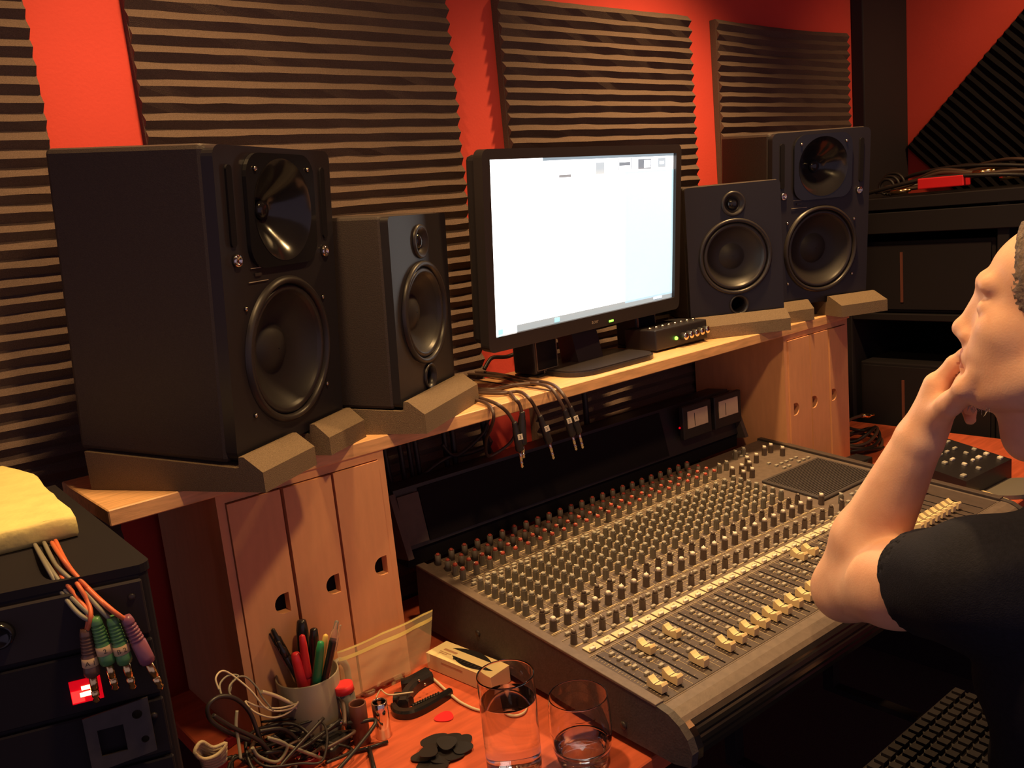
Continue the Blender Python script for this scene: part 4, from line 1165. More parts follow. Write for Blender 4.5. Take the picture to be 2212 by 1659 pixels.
for k in range(12):
    a0 = rg.uniform(0, 6.28); r0 = rg.uniform(0.022, 0.055)
    cx_, cy_ = tc_.x+rg.uniform(-0.05, 0.07), tc_.y+rg.uniform(-0.05, 0.05)
    h0 = rg.uniform(0.006, 0.055)
    pts = []
    for j in range(8):
        a = a0+j*rg.uniform(0.55, 0.95)
        rr = r0*rg.uniform(0.75, 1.25)
        pts.append(Vector((cx_+rr*1.3*math.cos(a), min(cy_+rr*math.sin(a), -0.325), DZ+h0+0.014*math.sin(a*1.5+k)+0.006)))
    cable(('black', 'dark brown', 'glossy black')[k % 3]+' cord of the tangle, '+('deepest', 'second deepest', 'third deepest', 'low left', 'low middle', 'low right', 'middle left', 'centre', 'middle right', 'upper left', 'upper middle', 'topmost')[k]+' of its loose loops', pts, rg.choice((0.0018, 0.0024, 0.0030)), ('cable_black', 'cable_brown', 'cable_black')[k % 3], 'loose cords in the tangle')
us = thing('usb_cable_plug', 'black cable end with a shiny metal plug in the tangle', 'plug', dz_(725, 1566, .03))
ui = Matrix.Translation(-dz_(725, 1566, .03))
pa, pb = ui @ dz_(705, 1575, .03), ui @ dz_(731, 1562, .03)
part('grip', MB().cyl(pa, pb, 0.0042, 0.0046, 10), 'black_plastic', us)
part('metal_shell', MB().tube([pb, pb+(pb-pa)*0.55], 0.0036, 4, sub=0), 'steel', us)
part('bottle_cap', MB().lathe([(0.016, 0.0005), (0.0165, 0.012), (0.0155, 0.0135), (0.0145, 0.0125), (0.014, 0.002), (0.0005, 0.0018)], 28), 'maroon', M=dk(668, 1648, 0.0), label='dark red ring-shaped cap in front of the tangle', cat='cap')
part('adapter_block', MB().box((0, 0, 0.010), (0.046, 0.032, 0.018), bev=0.005), 'black_plastic', M=Matrix.Translation(dk(722, 1622)) @ RZ(R(25)), label='black power adapter block right of the tangle', cat='adapter')
part('adapter_block', MB().box((0, 0, 0.012), (0.05, 0.03, 0.022), bev=0.004), 'black_plastic', M=Matrix.Translation(dk(590, 1590)) @ RZ(R(-35)), label='black power adapter block buried inside the tangle', cat='adapter')
for q, lab, a in (((500, 1612), 'small red clip beside the cream cord', 20), ((480, 1659), 'small red clip at the bottom edge of the tangle', -15)):
    part('red_clip', MB().box((0, 0, 0.008), (0.018, 0.008, 0.015), bev=0.002).cyl((0, 0, 0.015), (0.006, 0, 0.022), 0.003, 0.003, 8), 'maroon', M=Matrix.Translation(dk(*q)) @ RZ(R(a)), label=lab, cat='clip')

# ------------------------------------------------------------------ right side of the desk
for k in range(5):
    rr = 0.085-0.008*k
    cpos = Vector((2.215+0.004*k, -0.235, DZ+0.006+0.009*k))
    cable('coiled dark cable on the desk beside the right cabinet, %s loop' % ('lowest', 'second', 'middle', 'fourth', 'top')[k],
          [cpos+Vector((rr*math.cos(a)*1.25, rr*math.sin(a)*0.8, 0.012*math.sin(a*2+k))) for a in [2*math.pi*j/10 for j in range(10)]], 0.0046, 'cable_brown' if k % 2 else 'cable_black', 'coiled cable on the right', closed=True)
cable('cable arching up from the coil with a bright jack', [Vector((2.10, -0.26, DZ+0.02)), Vector((2.12, -0.25, DZ+0.055)), Vector((2.18, -0.24, DZ+0.085)), Vector((2.25, -0.24, DZ+0.085))], 0.0042, 'cable_brown')
jk = thing('jack_plug', 'bright gold jack plug on top of the coiled cable', 'plug', (2.25, -0.24, DZ+0.085))
part('sleeve', MB().cyl((0, 0, 0), (0.03, -0.006, -0.006), 0.006, 0.0065, 14), 'gold_metal', jk)
part('plug_tip', MB().lathe([(0.0033, 0), (0.0033, 0.02), (0.0024, 0.024), (0.0033, 0.028), (0.0005, 0.032)], 12, 0, T(0.03, -0.006, -0.006) @ RY(R(95))), 'gold_metal', jk)
fxm = T(2.045, -0.565, DZ) @ RZ(R(-4))
fx = thing('desktop_controller', 'black sloped desktop unit covered in small pale buttons', 'controller', fxm)
part('case', MB().prism([(-0.095, 0.0008), (0.105, 0.0008), (0.105, 0.082), (0.095, 0.086), (-0.095, 0.052)], -0.105, 0.105, 'x'), 'black_plastic', fx)
rg = random.Random(21)
sl_a = math.atan2(0.034, 0.19)
for i in range(6):
    for j in range(6):
        if rg.random() < 0.75:
            y_ = -0.078+0.03*j
            part('button', MB().box((0, 0, 0.0025), (rg.choice((0.008, 0.012, 0.014)), rg.choice((0.007, 0.010)), 0.006), bev=0.001, seg=1), rg.choice(('cap_white', 'button_grey', 'button_grey')), fx,
                 T(-0.083+0.033*i+rg.uniform(-.004, .004), y_, 0.052+(y_+0.095)*0.179) @ RX(sl_a))
rem = thing('transport_remote', 'flat grey rounded remote with a beige rim right of the console', 'remote', T(2.075, -0.70, DZ) @ RZ(R(-25)))
part('grey_pad', MB().prism([(0.085*math.cos(2*math.pi*k/32), 0.055*math.sin(2*math.pi*k/32)) for k in range(32)], 0.0006, 0.010, 'z'), 'mesh_grey', rem)
part('beige_rim', MB().box((-0.086, -0.01, 0.008), (0.010, 0.115, 0.012), bev=0.002).box((-0.068, 0.049, 0.008), (0.03, 0.010, 0.012), bev=0.002), 'ivory', rem)
for k in (0, 1):
    part('button', MB().box((-0.103, 0.02-0.045*k, 0.008), (0.014, 0.010, 0.010), bev=0.002), 'cap_white', rem)
part('small_case', MB().box((0, 0, 0.025), (0.16, 0.05, 0.05), bev=0.004).box((0.05, -0.026, 0.04), (0.016, 0.004, 0.008)), 'black_plastic', M=T(1.94, -0.36, DZ) @ RZ(R(-8)), label='low black case between the console and the cable coil', cat='case')

# ------------------------------------------------------------------ cabinet and cables along the right wall
XF = 2.50
rk = thing('side_cabinet', 'tall black cabinet along the right wall below the foam diamond', 'cabinet', (2.72, -0.55, 0))
def rb(x0, x1, y0, y1, z0, z1, bev=0.002): return MB().box(((x0+x1)/2-2.72, (y0+y1)/2+0.55, (z0+z1)/2), (x1-x0, y1-y0, z1-z0), bev=bev, seg=1)
part('top_board', rb(XF, 2.93, -1.05, -0.045, 1.352, 1.386), 'gear_black', rk)
part('back_board', rb(2.91, 2.93, -1.05, -0.045, 0, 1.352), 'void', rk)
for y in (-1.05, -0.52, -0.075):
    part('upright', rb(XF+0.01, 2.91, y, y+0.03, 0, 1.352), 'gear_black', rk)
for z in (0.06, 0.55, 1.03):
    part('shelf_board', rb(XF+0.015, 2.91, -1.02, -0.075, z, z+0.02), 'gear_black', rk)
part('front_rail', rb(XF-0.004, XF+0.012, -1.05, -0.045, 1.285, 1.345), 'gear_black', rk)
for y0, y1, z0, z1, lab in ((-0.48, -0.09, 1.052, 1.26, 'black amplifier on the upper shelf of the side cabinet, near the pillar'), (-0.98, -0.56, 1.052, 1.25, 'black amplifier on the upper shelf of the side cabinet, nearer the person'),
                            (-0.48, -0.09, 0.572, 0.90, 'black device on the middle shelf of the side cabinet, near the pillar'), (-0.98, -0.56, 0.572, 0.86, 'black device on the middle shelf of the side cabinet, nearer the person')):
    am = thing('rack_device', lab, 'amplifier', (2.70, (y0+y1)/2, z0))
    part('case', MB().box((0, 0, (z1-z0)/2), (0.34, y1-y0, z1-z0), bev=0.004), 'gear_black', am)
    part('face_plate', MB().box((-0.172, 0, (z1-z0)/2), (0.006, y1-y0-0.02, z1-z0-0.02), bev=0.001), 'gear_black', am)
    part('side_strip', MB().box((-0.176, 0.06, (z1-z0)/2), (0.003, 0.008, (z1-z0)*0.7)), 'brown_tube', am)
def tp(px, py, x): return on(px, py, 0, x)
TZ = 1.386
rg = random.Random(9)
for k in range(9):
    x_ = 2.56+0.035*k
    z_ = TZ+0.008+0.008*(k % 4)
    pts = [Vector((x_+rg.uniform(-.02, .02), y, z_+0.034*math.sin((y+0.62)/0.5*math.pi)*rg.uniform(0.5, 1.4)*(1 if -0.6 < y < -0.1 else 0)+rg.uniform(0, .008))) for y in (-0.10-0.012*k, -0.2, -0.3, -0.42, -0.52, -0.62-rg.uniform(0, .1))]
    cable('dark cable in the bundle on the side cabinet, %s from the front' % ('first', 'second', 'third', 'fourth', 'fifth', 'sixth', 'seventh', 'eighth', 'ninth')[k], pts, 0.0056, 'cable_brown' if k % 3 else 'cable_black', 'cable bundle on the side cabinet')
for k in range(3):
    cable('looped cable end at the pillar side of the bundle, %s loop' % ('inner', 'middle', 'outer')[k],
          [Vector((2.60+0.02*k, -0.145+(0.022+0.006*k)*math.cos(a), TZ+0.030+0.003*k+(0.022+0.005*k)*math.sin(a))) for a in [R(d_) for d_ in (-80, -30, 20, 70, 120, 170, 220)]], 0.0045, 'cable_black', 'looped cable ends')
for k, (y, z) in enumerate(((-0.40, 0.045), (-0.47, 0.028), (-0.17, 0.012))):
    part('connector', MB().cyl((0, 0, 0), (0.004, -0.045, 0.003), 0.008, 0.007, 14).cyl((0.004, -0.045, 0.003), (0.005, -0.055, 0.004), 0.006, 0.004, 12), 'gold_metal', M=T(2.58, y, TZ+z), label=('shiny connector on top of the cable bundle', 'shiny connector at the near end of the cable bundle', 'small shiny connector at the foot of the cable bundle')[k], cat='connector', group='metal connectors on the cable bundle')
a_, b_ = tp(1983, 390, 2.54), tp(2083, 379, 2.54)
part('red_card_box', MB().box((0, 0, 0), (0.05, abs(a_.y-b_.y), 0.030), bev=0.003), 'red_card', M=Matrix.Translation(((a_.x+b_.x)/2+0.02, (a_.y+b_.y)/2, TZ+0.0305)), label='bright red carton lying on the cables of the side cabinet', cat='box')
# ------------------------------------------------------------------ the seated person
class Sdf:
    def __init__(s, lo, hi, h):
        s.lo = np.array(lo, np.float32); s.h = h
        s.n = np.ceil((np.array(hi)-np.array(lo))/h).astype(int)+1
        s.a = np.full(s.n, 1.0, np.float32)
    def _sub(s, lo, hi):
        i0 = np.maximum(np.floor((np.array(lo)-s.lo)/s.h).astype(int), 0)
        i1 = np.minimum(np.ceil((np.array(hi)-s.lo)/s.h).astype(int)+1, s.n)
        if np.any(i1 <= i0):
            return None
        ax = [s.lo[k]+s.h*np.arange(i0[k], i1[k], dtype=np.float32) for k in range(3)]
        P = np.meshgrid(*ax, indexing='ij')
        return tuple(slice(i0[k], i1[k]) for k in range(3)), P
    def _mix(s, sl, d, k, op):
        A = s.a[sl]
        if op == 'add':
            h = np.clip(0.5+0.5*(A-d)/k, 0, 1)
            s.a[sl] = A*(1-h)+d*h-k*h*(1-h)
        else:
            h = np.clip(0.5-0.5*(A+d)/k, 0, 1)
            s.a[sl] = A*(1-h)-d*h+k*h*(1-h)
    def cap(s, p, q, r0, r1=None, k=0.01, op='add', m=0.035):
        p = np.array(p, np.float32); q = np.array(q, np.float32)
        r1 = r0 if r1 is None else r1
        R_ = max(r0, r1)+m+k
        sub = s._sub(np.minimum(p, q)-R_, np.maximum(p, q)+R_)
        if sub is None: return
        sl, P = sub
        b = q-p
        t = np.clip(((P[0]-p[0])*b[0]+(P[1]-p[1])*b[1]+(P[2]-p[2])*b[2])/max(float(b@b), 1e-9), 0, 1)
        d = np.sqrt((P[0]-p[0]-t*b[0])**2+(P[1]-p[1]-t*b[1])**2+(P[2]-p[2]-t*b[2])**2)-(r0+(r1-r0)*t)
        s._mix(sl, d, k, op)
    def ell(s, c, r, A=None, k=0.012, op='add', m=0.035):
        c = np.array(c, np.float32); r = np.array(r, np.float32)
        R_ = float(r.max())+m+k
        sub = s._sub(c-R_, c+R_)
        if sub is None: return
        sl, P = sub
        X = [P[i]-c[i] for i in range(3)]
        if A is not None:       # rows of A are the local axes
            X = [A[i][0]*X[0]+A[i][1]*X[1]+A[i][2]*X[2] for i in range(3)]
        k0 = np.sqrt((X[0]/r[0])**2+(X[1]/r[1])**2+(X[2]/r[2])**2)
        k1 = np.sqrt((X[0]/r[0]**2)**2+(X[1]/r[1]**2)**2+(X[2]/r[2]**2)**2)+1e-9
        s._mix(sl, k0*(k0-1)/k1, k, op)
    def cut(s, p, n):           # keep the side the normal points away from
        ax = [s.lo[k]+s.h*np.arange(s.n[k], dtype=np.float32) for k in range(3)]
        P = np.meshgrid(*ax, indexing='ij', sparse=True)
        s.a = np.maximum(s.a, (P[0]-p[0])*n[0]+(P[1]-p[1])*n[1]+(P[2]-p[2])*n[2])
    def mesh(s, name, mats, pick=None):
        a = s.a
        a = np.pad(a, 1, constant_values=1.0)
        ng = a < 0
        c = np.zeros(tuple(np.array(a.shape)-1), np.int8)
        for i in (0, 1):
            for j in (0, 1):
                for k in (0, 1):
                    c += ng[i:a.shape[0]-1+i, j:a.shape[1]-1+j, k:a.shape[2]-1+k]
        act = (c > 0) & (c < 8)
        idx = np.full(act.shape, -1, np.int32)
        I = np.argwhere(act)
        idx[act] = np.arange(len(I))
        pos = np.zeros((len(I), 3), np.float64); cnt = np.zeros(len(I))
        cr = [(i, j, k) for i in (0, 1) for j in (0, 1) for k in (0, 1)]
        for p in cr:
            for ax in range(3):
                if p[ax] == 0:
                    q = list(p); q[ax] = 1
                    v0 = a[I[:, 0]+p[0], I[:, 1]+p[1], I[:, 2]+p[2]]
                    v1 = a[I[:, 0]+q[0], I[:, 1]+q[1], I[:, 2]+q[2]]
                    mk = (v0 < 0) != (v1 < 0)
                    t = np.where(mk, v0/(v0-v1+1e-12), 0)
                    w = np.tile(np.array(p, float), (len(I), 1)); w[:, ax] += t
                    pos[mk] += w[mk]; cnt[mk] += 1
        pos = (I+pos/cnt[:, None]-1)*s.h+s.lo
        F = []
        for ax in range(3):
            b_, c_ = (ax+1) % 3, (ax+2) % 3
            sl0 = [slice(None)]*3; sl1 = [slice(None)]*3
            sl0[ax] = slice(0, -1); sl1[ax] = slice(1, None)
            e = ng[tuple(sl0)] != ng[tuple(sl1)]
            E = np.argwhere(e)
            E = E[(E[:, b_] > 0) & (E[:, c_] > 0) & (E[:, b_] < act.shape[b_]) & (E[:, c_] < act.shape[c_])]
            def cell(db, dc):
                X = E.copy(); X[:, b_] -= db; X[:, c_] -= dc
                return idx[X[:, 0], X[:, 1], X[:, 2]]
            q = np.stack([cell(1, 1), cell(0, 1), cell(0, 0), cell(1, 0)], 1)
            fl = ng[E[:, 0], E[:, 1], E[:, 2]]
            q[~fl] = q[~fl][:, ::-1]
            F.append(q)
        F = np.concatenate(F)
        me = bpy.data.meshes.new(name)
        me.vertices.add(len(pos)); me.vertices.foreach_set('co', pos.astype(np.float32).ravel())
        me.loops.add(len(F)*4); me.loops.foreach_set('vertex_index', F.astype(np.int32).ravel())
        me.polygons.add(len(F)); me.polygons.foreach_set('loop_start', np.arange(0, len(F)*4, 4, dtype=np.int32))
        me.polygons.foreach_set('use_smooth', np.ones(len(F), bool))
        for m_ in mats:
            me.materials.append(MATS[m_])
        if pick is not None:
            me.polygons.foreach_set('material_index', pick(pos[F].mean(1)).astype(np.int32))
        me.update(calc_edges=True)
        me.validate()
        return me

AZ = R(-8)
HF = Vector((math.sin(AZ), math.cos(AZ), 0.0))
HPITCH, HROLL = R(11), R(0)
HK = 1.07
HL = Vector((-math.cos(AZ), math.sin(AZ), 0.0))
HU = Vector((0, 0, 1))
HF, HU = HF*math.cos(HPITCH)+HU*math.sin(HPITCH), HU*math.cos(HPITCH)-HF*math.sin(HPITCH)
HL, HU = HL*math.cos(HROLL)+HU*math.sin(HROLL), HU*math.cos(HROLL)-HL*math.sin(HROLL)
HD = 1.06                       # depth of the head
NOSE = at(2057, 706, HD)
HO = NOSE-HF*(0.1135*HK)+HU*(0.034*HK)
HA = [tuple(HF), tuple(HL), tuple(HU)]
def hp_(x, y, z): return tuple(HO+HF*(x*HK)+HL*(y*HK)+HU*(z*HK))
def hr_(*r): return tuple(v*HK for v in r)
ELB = at(1826, 1272, 1.25)
WRI = at(1985, 950, 1.125)
SHO = at(2112, 1250, 1.00)
NB = HO+HF*-0.055+Vector((0, 0, -0.205))
g = Sdf((0.78, -1.36, 0.70), (1.48, -0.66, 1.46), 0.0033)
# head
g.ell(hp_(-0.020, 0, 0.036), hr_(0.098, 0.076, 0.084), HA)
g.ell(hp_(0.040, 0, 0.036), hr_(0.046, 0.056, 0.042), HA, 0.02)
for sy in (-1, 1):
    g.ell(hp_(0.026, sy*0.046, -0.052), hr_(0.036, 0.020, 0.044), HA, 0.02)
g.ell(hp_(0.040, 0, -0.020), hr_(0.050, 0.058, 0.066), HA, 0.02)
g.ell(hp_(0.045, 0, -0.075), hr_(0.042, 0.046, 0.036), HA, 0.02)
g.ell(hp_(0.078, 0, -0.096), hr_(0.022, 0.024, 0.020), HA, 0.015)
for sy in (-1, 1):
    g.cap(hp_(-0.004, sy*0.058, -0.048), hp_(0.060, sy*0.030, -0.092), 0.018, 0.018, 0.02)
    g.ell(hp_(0.054, sy*0.043, -0.020), hr_(0.026, 0.022, 0.022), HA, 0.018)
    g.ell(hp_(0.060, sy*0.032, -0.050), hr_(0.026, 0.022, 0.026), HA, 0.018)
    g.cap(hp_(0.078, sy*0.040, 0.024), hp_(0.088, sy*0.008, 0.023), 0.010, 0.010, 0.014)
    g.ell(hp_(0.102, sy*0.038, 0.001), hr_(0.022, 0.017, 0.013), HA, 0.014, 'sub')
    g.ell(hp_(0.073, sy*0.034, 0.000), hr_(0.0125, 0.0145, 0.0115), HA, 0.005)
    g.ell(hp_(0.000, sy*0.077, -0.002), hr_(0.019, 0.008, 0.032), HA, 0.006)
    g.ell(hp_(0.008, sy*0.083, 0.002), hr_(0.009, 0.006, 0.018), HA, 0.004, 'sub')
    g.ell(hp_(0.008, sy*0.075, -0.032), hr_(0.009, 0.006, 0.010), HA, 0.006)
    g.ell(hp_(0.091, sy*0.0120, -0.038), hr_(0.012, 0.009, 0.0085), HA, 0.006)
g.cap(hp_(0.084, 0, 0.020), hp_(0.0985, 0, -0.026), 0.0105, 0.0105, 0.010)
g.cap(hp_(0.078, 0, -0.002), hp_(0.084, 0, -0.044), 0.016, 0.018, 0.010)
g.ell(hp_(0.1025, 0, -0.033), hr_(0.0115, 0.0115, 0.0105), HA, 0.008)
g.cap(hp_(0.083, 0.018, -0.060), hp_(0.083, -0.018, -0.060), 0.011, 0.011, 0.010)
g.cap(hp_(0.091, 0.012, -0.060), hp_(0.091, -0.012, -0.060), 0.0065, 0.0065, 0.006)
g.cap(hp_(0.089, 0.011, -0.073), hp_(0.089, -0.011, -0.073), 0.007, 0.007, 0.006)
g.cap(hp_(0.098, 0.022, -0.0665), hp_(0.098, -0.022, -0.0665), 0.0022, 0.0022, 0.004, 'sub')
# neck and shoulders (under the shirt)
g.cap(hp_(-0.030, 0, -0.050), tuple(NB), 0.055, 0.060, 0.03)
g.ell(hp_(0.015, 0.0, -0.125), hr_(0.03, 0.03, 0.04), HA, 0.03)
RSH = NB+(NB-SHO)*0.9; RSH.z = SHO.z+0.01
g.cap(tuple(NB-Vector((0, 0, 0.03))), tuple(SHO), 0.055, 0.05, 0.03)
g.cap(tuple(NB-Vector((0, 0, 0.03))), tuple(RSH), 0.055, 0.05, 0.03)
# left arm
g.cap(tuple(SHO), tuple(ELB.lerp(SHO, 0.42)), 0.052, 0.054, 0.02)
g.cap(tuple(ELB.lerp(SHO, 0.45)), tuple(ELB), 0.054, 0.042, 0.015)
g.cap(tuple(ELB), tuple(ELB.lerp(WRI, 0.35)), 0.043, 0.048, 0.018)
g.cap(tuple(ELB.lerp(WRI, 0.35)), tuple(WRI), 0.047, 0.029, 0.015)
# left hand
def hnd(px, py, s_): return tuple(at(px, py, s_))
HS = 0.02
def S_(v): return v+HS
palm0 = hnd(2000, 925, S_(1.115))
MC = {'i': hnd(2024, 832, S_(1.078)), 'm': hnd(2034, 838, S_(1.098)), 'r': hnd(2046, 850, S_(1.116)), 'p': hnd(2056, 866, S_(1.130))}
for k_, rr in (('i', 0.0165), ('m', 0.0160), ('r', 0.0150), ('p', 0.0140)):
    g.cap(tuple(WRI), MC[k_], 0.022, rr, 0.012)
g.cap(palm0, hnd(2036, 868, S_(1.095)), 0.022, 0.016, 0.012)
FN = {'i': [(2024, 830, 1.078), (2062, 786, 1.058), (2086, 768, 1.046), (2100, 762, 1.040)],
      'm': [(2034, 836, 1.098), (2066, 800, 1.084), (2090, 792, 1.068), (2102, 800, 1.056)],
      'r': [(2046, 850, 1.116), (2078, 838, 1.112), (2094, 862, 1.100), (2094, 884, 1.090)],
      'p': [(2056, 866, 1.130), (2082, 862, 1.126), (2094, 888, 1.112), (2096, 906, 1.104)]}
for k_, rs in (('i', (0.0118, 0.0102, 0.0092, 0.0080)), ('m', (0.0118, 0.0102, 0.0092, 0.0082)), ('r', (0.0112, 0.0096, 0.0088, 0.0078)), ('p', (0.0100, 0.0088, 0.0080, 0.0072))):
    P_ = [hnd(a_, b_, S_(c_)) for a_, b_, c_ in FN[k_]]
    for i_ in range(3):
        g.cap(P_[i_], P_[i_+1], rs[i_], rs[i_+1], 0.004)
TH = [hnd(a_, b_, S_(c_)) for a_, b_, c_ in ((2012, 912, 1.088), (2050, 874, 1.040), (2082, 840, 1.004), (2109, 805, 0.990))]
for i_, (r0_, r1_) in enumerate(((0.0175, 0.0135), (0.0130, 0.0112), (0.0110, 0.0085))):
    g.cap(TH[i_], TH[i_+1], r0_, r1_, 0.018 if i_ == 0 else 0.008)
# right forearm resting forward
RELB = RSH+Vector((0.13, 0.02, -0.25)); RHAND = RELB+Vector((-0.04, 0.20, -0.06))
g.cap(tuple(RSH), tuple(RELB), 0.05, 0.042, 0.02)
g.cap(tuple(RELB), tuple(RHAND), 0.042, 0.028, 0.02)
g.ell(tuple(RHAND+Vector((-0.01, 0.05, 0.0))), (0.035, 0.05, 0.018), None, 0.02)
for k_ in range(4):
    g.cap(tuple(RHAND+Vector((-0.035+0.018*k_, 0.085, 0.002))), tuple(RHAND+Vector((-0.04+0.020*k_, 0.135-0.012*abs(k_-1.4), -0.012))), 0.0095, 0.008, 0.005)
g.cap(tuple(RHAND+Vector((-0.04, 0.03, 0.0))), tuple(RHAND+Vector((-0.075, 0.075, -0.008))), 0.012, 0.009, 0.006)
HOn = np.array(HO); HAn = np.array(HA)
person = thing('person', 'person in a dark navy T-shirt leaning chin on hand over the console', 'person', (NB.x, NB.y, 0.45))
pinv = Matrix.Translation(-Vector((NB.x, NB.y, 0.45)))
def pchild(name, me, lab=None):
    me.transform(pinv)
    return part(name, me, [], person, label=lab)
mat('lips', (0.55, 0.22, 0.16), 0.45)
def skin_pick(c):
    l = (c-HOn) @ HAn.T
    return ((l[:, 0] > 0.086) & (l[:, 0] < 0.1075) & (np.abs(l[:, 1]) < 0.022) & (l[:, 2] < -0.057) & (l[:, 2] > -0.079)).astype(int)
pchild('body', g.mesh('body', ['skin', 'lips'], skin_pick))
# hair: cropped, thinning
hg = Sdf(tuple(HO-Vector((0.18, 0.18, 0.15))), tuple(HO+Vector((0.18, 0.18, 0.18))), 0.0035)
hg.ell(hp_(-0.022, 0, 0.040), hr_(0.104, 0.0835, 0.0925), HA)
hg.ell(hp_(-0.055, 0, -0.025), hr_(0.062, 0.072, 0.062), HA, 0.02)
hg.ell(hp_(0.118, 0, 0.030), hr_(0.076, 0.088, 0.068), HA, 0.01, 'sub')
hg.ell(hp_(0.055, 0.095, -0.075), hr_(0.075, 0.05, 0.075), HA, 0.01, 'sub')
hg.ell(hp_(0.055, -0.095, -0.075), hr_(0.075, 0.05, 0.075), HA, 0.01, 'sub')
hg.cut(np.array(hp_(-0.02, 0, -0.055)), -np.array(HU))
rgn = np.random.default_rng(4)
hm = hg.mesh('hair', ['hair'])
co = np.zeros(len(hm.vertices)*3, np.float32); hm.vertices.foreach_get('co', co); co = co.reshape(-1, 3)
co += rgn.normal(0, 0.0007, co.shape).astype(np.float32)
hm.vertices.foreach_set('co', co.ravel())
pchild('hair', hm)
# goatee stubble tuft along the jaw
bt = MB()
rgb = random.Random(17)
for k_ in range(120):
    t_ = rgb.random()
    p = Vector(hp_(0.050+0.030*t_, 0.044-0.026*t_+rgb.uniform(-.004, .004), -0.098-0.010*t_+rgb.uniform(-.010, .012)))
    d_ = (HL*0.6-HU*0.8+HF*rgb.uniform(-0.4, 0.4)).normalized()*rgb.uniform(0.004, 0.009)
    s_ = HF*0.0005
    bt.add([p-s_, p+s_, p+d_], [(0, 1, 2)], 0, False)
pchild('beard_stubble', bt.mesh('beard_stubble', ['beard']))
for sy in (1, -1):
    eb = MB().sphere(hp_(0.0725, sy*0.034, 0.0), 0.0122, 16)
    pchild('eye', eb.mesh('eye', ['eye_white']))
er = MB().tube([Vector(hp_(0.008, 0.080+0.006*math.cos(a), -0.043+0.007*math.sin(a))) for a in [2*math.pi*k_/10 for k_ in range(10)]], 0.0009, 6, 0, True, 3)
pchild('earring', er.mesh('earring', ['chrome']), 'small silver hoop earring')
# T-shirt
tg = Sdf((0.62, -1.50, 0.46), (1.56, -0.80, 1.16), 0.0055)
ARM = (ELB-SHO)
hem = SHO.lerp(ELB, 0.34)
an = np.array(ARM.normalized())
PEL = Vector((NB.x+0.02, NB.y-0.06, 0.56))
CHE = NB.lerp(PEL, 0.35)
tg.cap(tuple(NB-Vector((0, 0, 0.045))), tuple(SHO-Vector((0, 0, 0.006))), 0.058, 0.066, 0.03)
tg.cap(tuple(NB-Vector((0, 0, 0.045))), tuple(RSH), 0.058, 0.064, 0.03)
sv = (SHO-RSH); sv.z = 0; sv.normalize()
fv = Vector((sv.y, -sv.x, 0)) if (Vector((sv.y, -sv.x, 0))).dot(HF) > 0 else Vector((-sv.y, sv.x, 0))
TA = [tuple(sv), tuple(fv), (0, 0, 1)]
tg.ell(tuple(CHE), (0.185, 0.125, 0.20), TA, 0.05)
tg.ell(tuple(CHE.lerp(PEL, 0.6)+fv*0.03), (0.175, 0.145, 0.20), TA, 0.05)
tg.ell(tuple(PEL), (0.185, 0.15, 0.12), TA, 0.05)
tg.cap(tuple(RSH), tuple(RSH.lerp(RELB, 0.55)), 0.064, 0.060, 0.03)
tg.cap(tuple(hp_(-0.050, 0, -0.165)), tuple(NB-Vector((0, 0, 0.03))), 0.066, 0.075, 0.02)
tg.cap(tuple(hp_(-0.030, 0, -0.05)), tuple(hp_(-0.050, 0, -0.168)), 0.0615, 0.0615, 0.008, 'sub')
sg = Sdf((0.62, -1.50, 0.46), (1.56, -0.80, 1.16), 0.0055)
sg.cap(tuple(SHO-Vector((0, 0, 0.004))), tuple(hem+ARM*0.1), 0.067, 0.0685, 0.02)
sg.cut(np.array(hem), an)
sg.cap(tuple(hem-ARM.normalized()*0.018), tuple(hem+ARM.normalized()*0.1), 0.0600, 0.0600, 0.003, 'sub')
hh = np.clip(0.5+0.5*(tg.a-sg.a)/0.03, 0, 1)
tg.a = tg.a*(1-hh)+sg.a*hh-0.03*hh*(1-hh)
sm = tg.mesh('t_shirt', ['navy_shirt'])
co = np.zeros(len(sm.vertices)*3, np.float32); sm.vertices.foreach_get('co', co); co = co.reshape(-1, 3)
nr = np.zeros_like(co); sm.vertices.foreach_get('normal', nr.ravel()) if False else None
q1 = co[:, 0]*30+co[:, 2]*55+np.sin(co[:, 1]*40)*1.3
co[:, 2] += 0.0022*np.sin(q1); co[:, 1] += 0.0018*np.sin(q1*1.3+1)
sm.vertices.foreach_set('co', co.ravel())
pchild('t_shirt', sm)
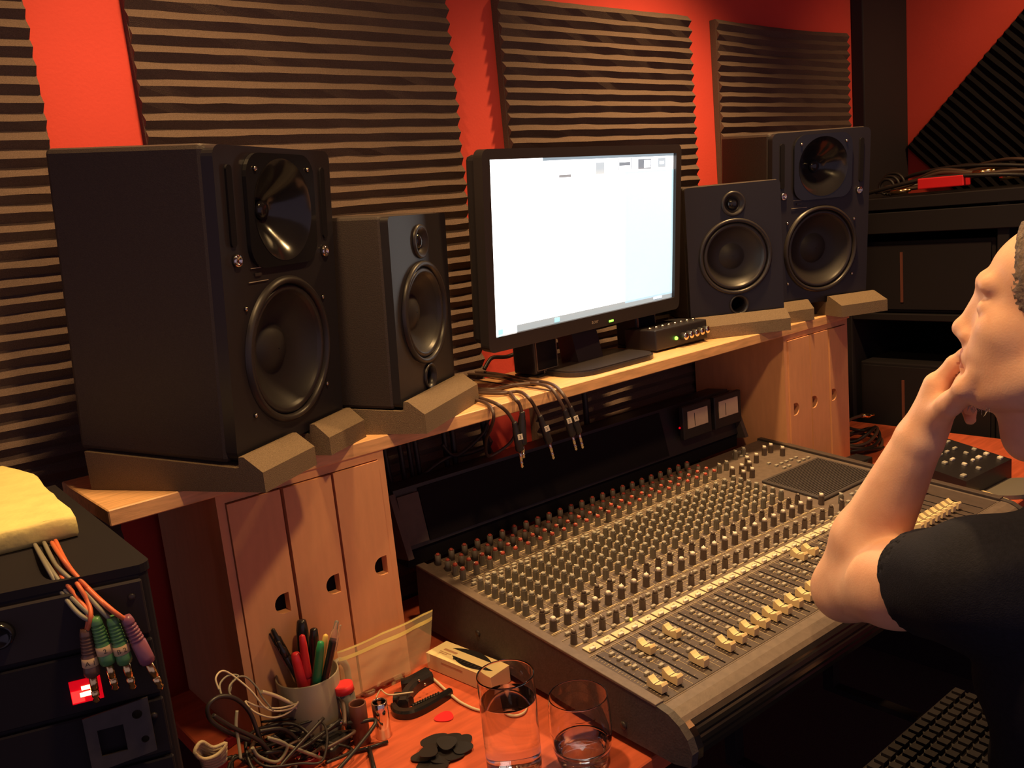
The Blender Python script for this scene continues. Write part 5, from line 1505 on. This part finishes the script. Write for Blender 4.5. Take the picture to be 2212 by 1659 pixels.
# trousers and shoes (below the frame)
lg = Sdf((0.72, -1.52, 0.0), (1.62, -0.60, 0.66), 0.010)
for sgn in (-1, 1):
    hip = PEL+sv*(0.09*sgn)+Vector((0, 0, -0.06))
    kn = hip+fv*0.40; kn.z = 0.47
    an_ = Vector((kn.x, kn.y, 0.09))-fv*0.03
    lg.cap(tuple(hip), tuple(kn), 0.072, 0.056, 0.03, m=0.06)
    lg.cap(tuple(kn), tuple(an_), 0.054, 0.045, 0.02, m=0.06)
    lg.ell(tuple(Vector((an_.x, an_.y, 0.045))+fv*0.06), (0.045, 0.12, 0.042), TA, 0.02, m=0.06)
lg.ell(tuple(PEL-Vector((0, 0, 0.02))), (0.17, 0.13, 0.09), TA, 0.04, m=0.06)
pchild('trousers', lg.mesh('trousers', ['trousers']))
# stool
stool = thing('stool', 'black round stool under the seated person', 'stool', (PEL.x, PEL.y, 0))
part('seat', MB().lathe([(0.16, 0.405), (0.175, 0.415), (0.175, 0.435), (0.15, 0.445), (0.0005, 0.447)], 32), 'black_plastic', stool)
part('post', MB().cyl((0, 0, 0.03), (0, 0, 0.41), 0.025, 0.025, 16), 'steel', stool)
part('base', MB().lathe([(0.20, 0.0), (0.20, 0.012), (0.05, 0.035), (0.0005, 0.036)], 32), 'dark_metal', stool)

# ------------------------------------------------------------------ keyboard tray and keyboard
part('keyboard_tray', MB().box((1.14, -0.942, 0.588), (0.44, 0.15, 0.012), bev=0.003).box((1.00, -0.79, 0.588), (0.02, 0.20, 0.010)).box((1.28, -0.79, 0.588), (0.02, 0.20, 0.010)).box((1.00, -0.70, 0.643), (0.02, 0.02, 0.10)).box((1.28, -0.70, 0.643), (0.02, 0.02, 0.10)), 'gear_black', label='dark keyboard tray hung under the front of the desk', cat='tray')
kb = thing('computer_keyboard', 'dark computer keyboard on the tray in front of the person', 'keyboard', T(1.14, -0.942, 0.5945) @ RZ(R(-1)) @ RX(R(2)))
part('base', MB().box((0, 0, 0.010), (0.44, 0.15, 0.014), bev=0.004), 'black_plastic', kb)
part('palm_ridge', MB().box((0, -0.080, 0.008), (0.43, 0.022, 0.010), bev=0.004), 'black_plastic', kb)
KM = MB().prism([(-0.0082, 0), (0.0082, 0), (0.0066, 0.0075), (-0.0066, 0.0075)], -0.0075, 0.0075, 'y').mesh('key', ['gear_black'])
for j in range(6):
    for i in range(21):
        part('key', KM, [], kb, T(-0.203+0.0203*i, 0.060-0.0215*j, 0.0168))
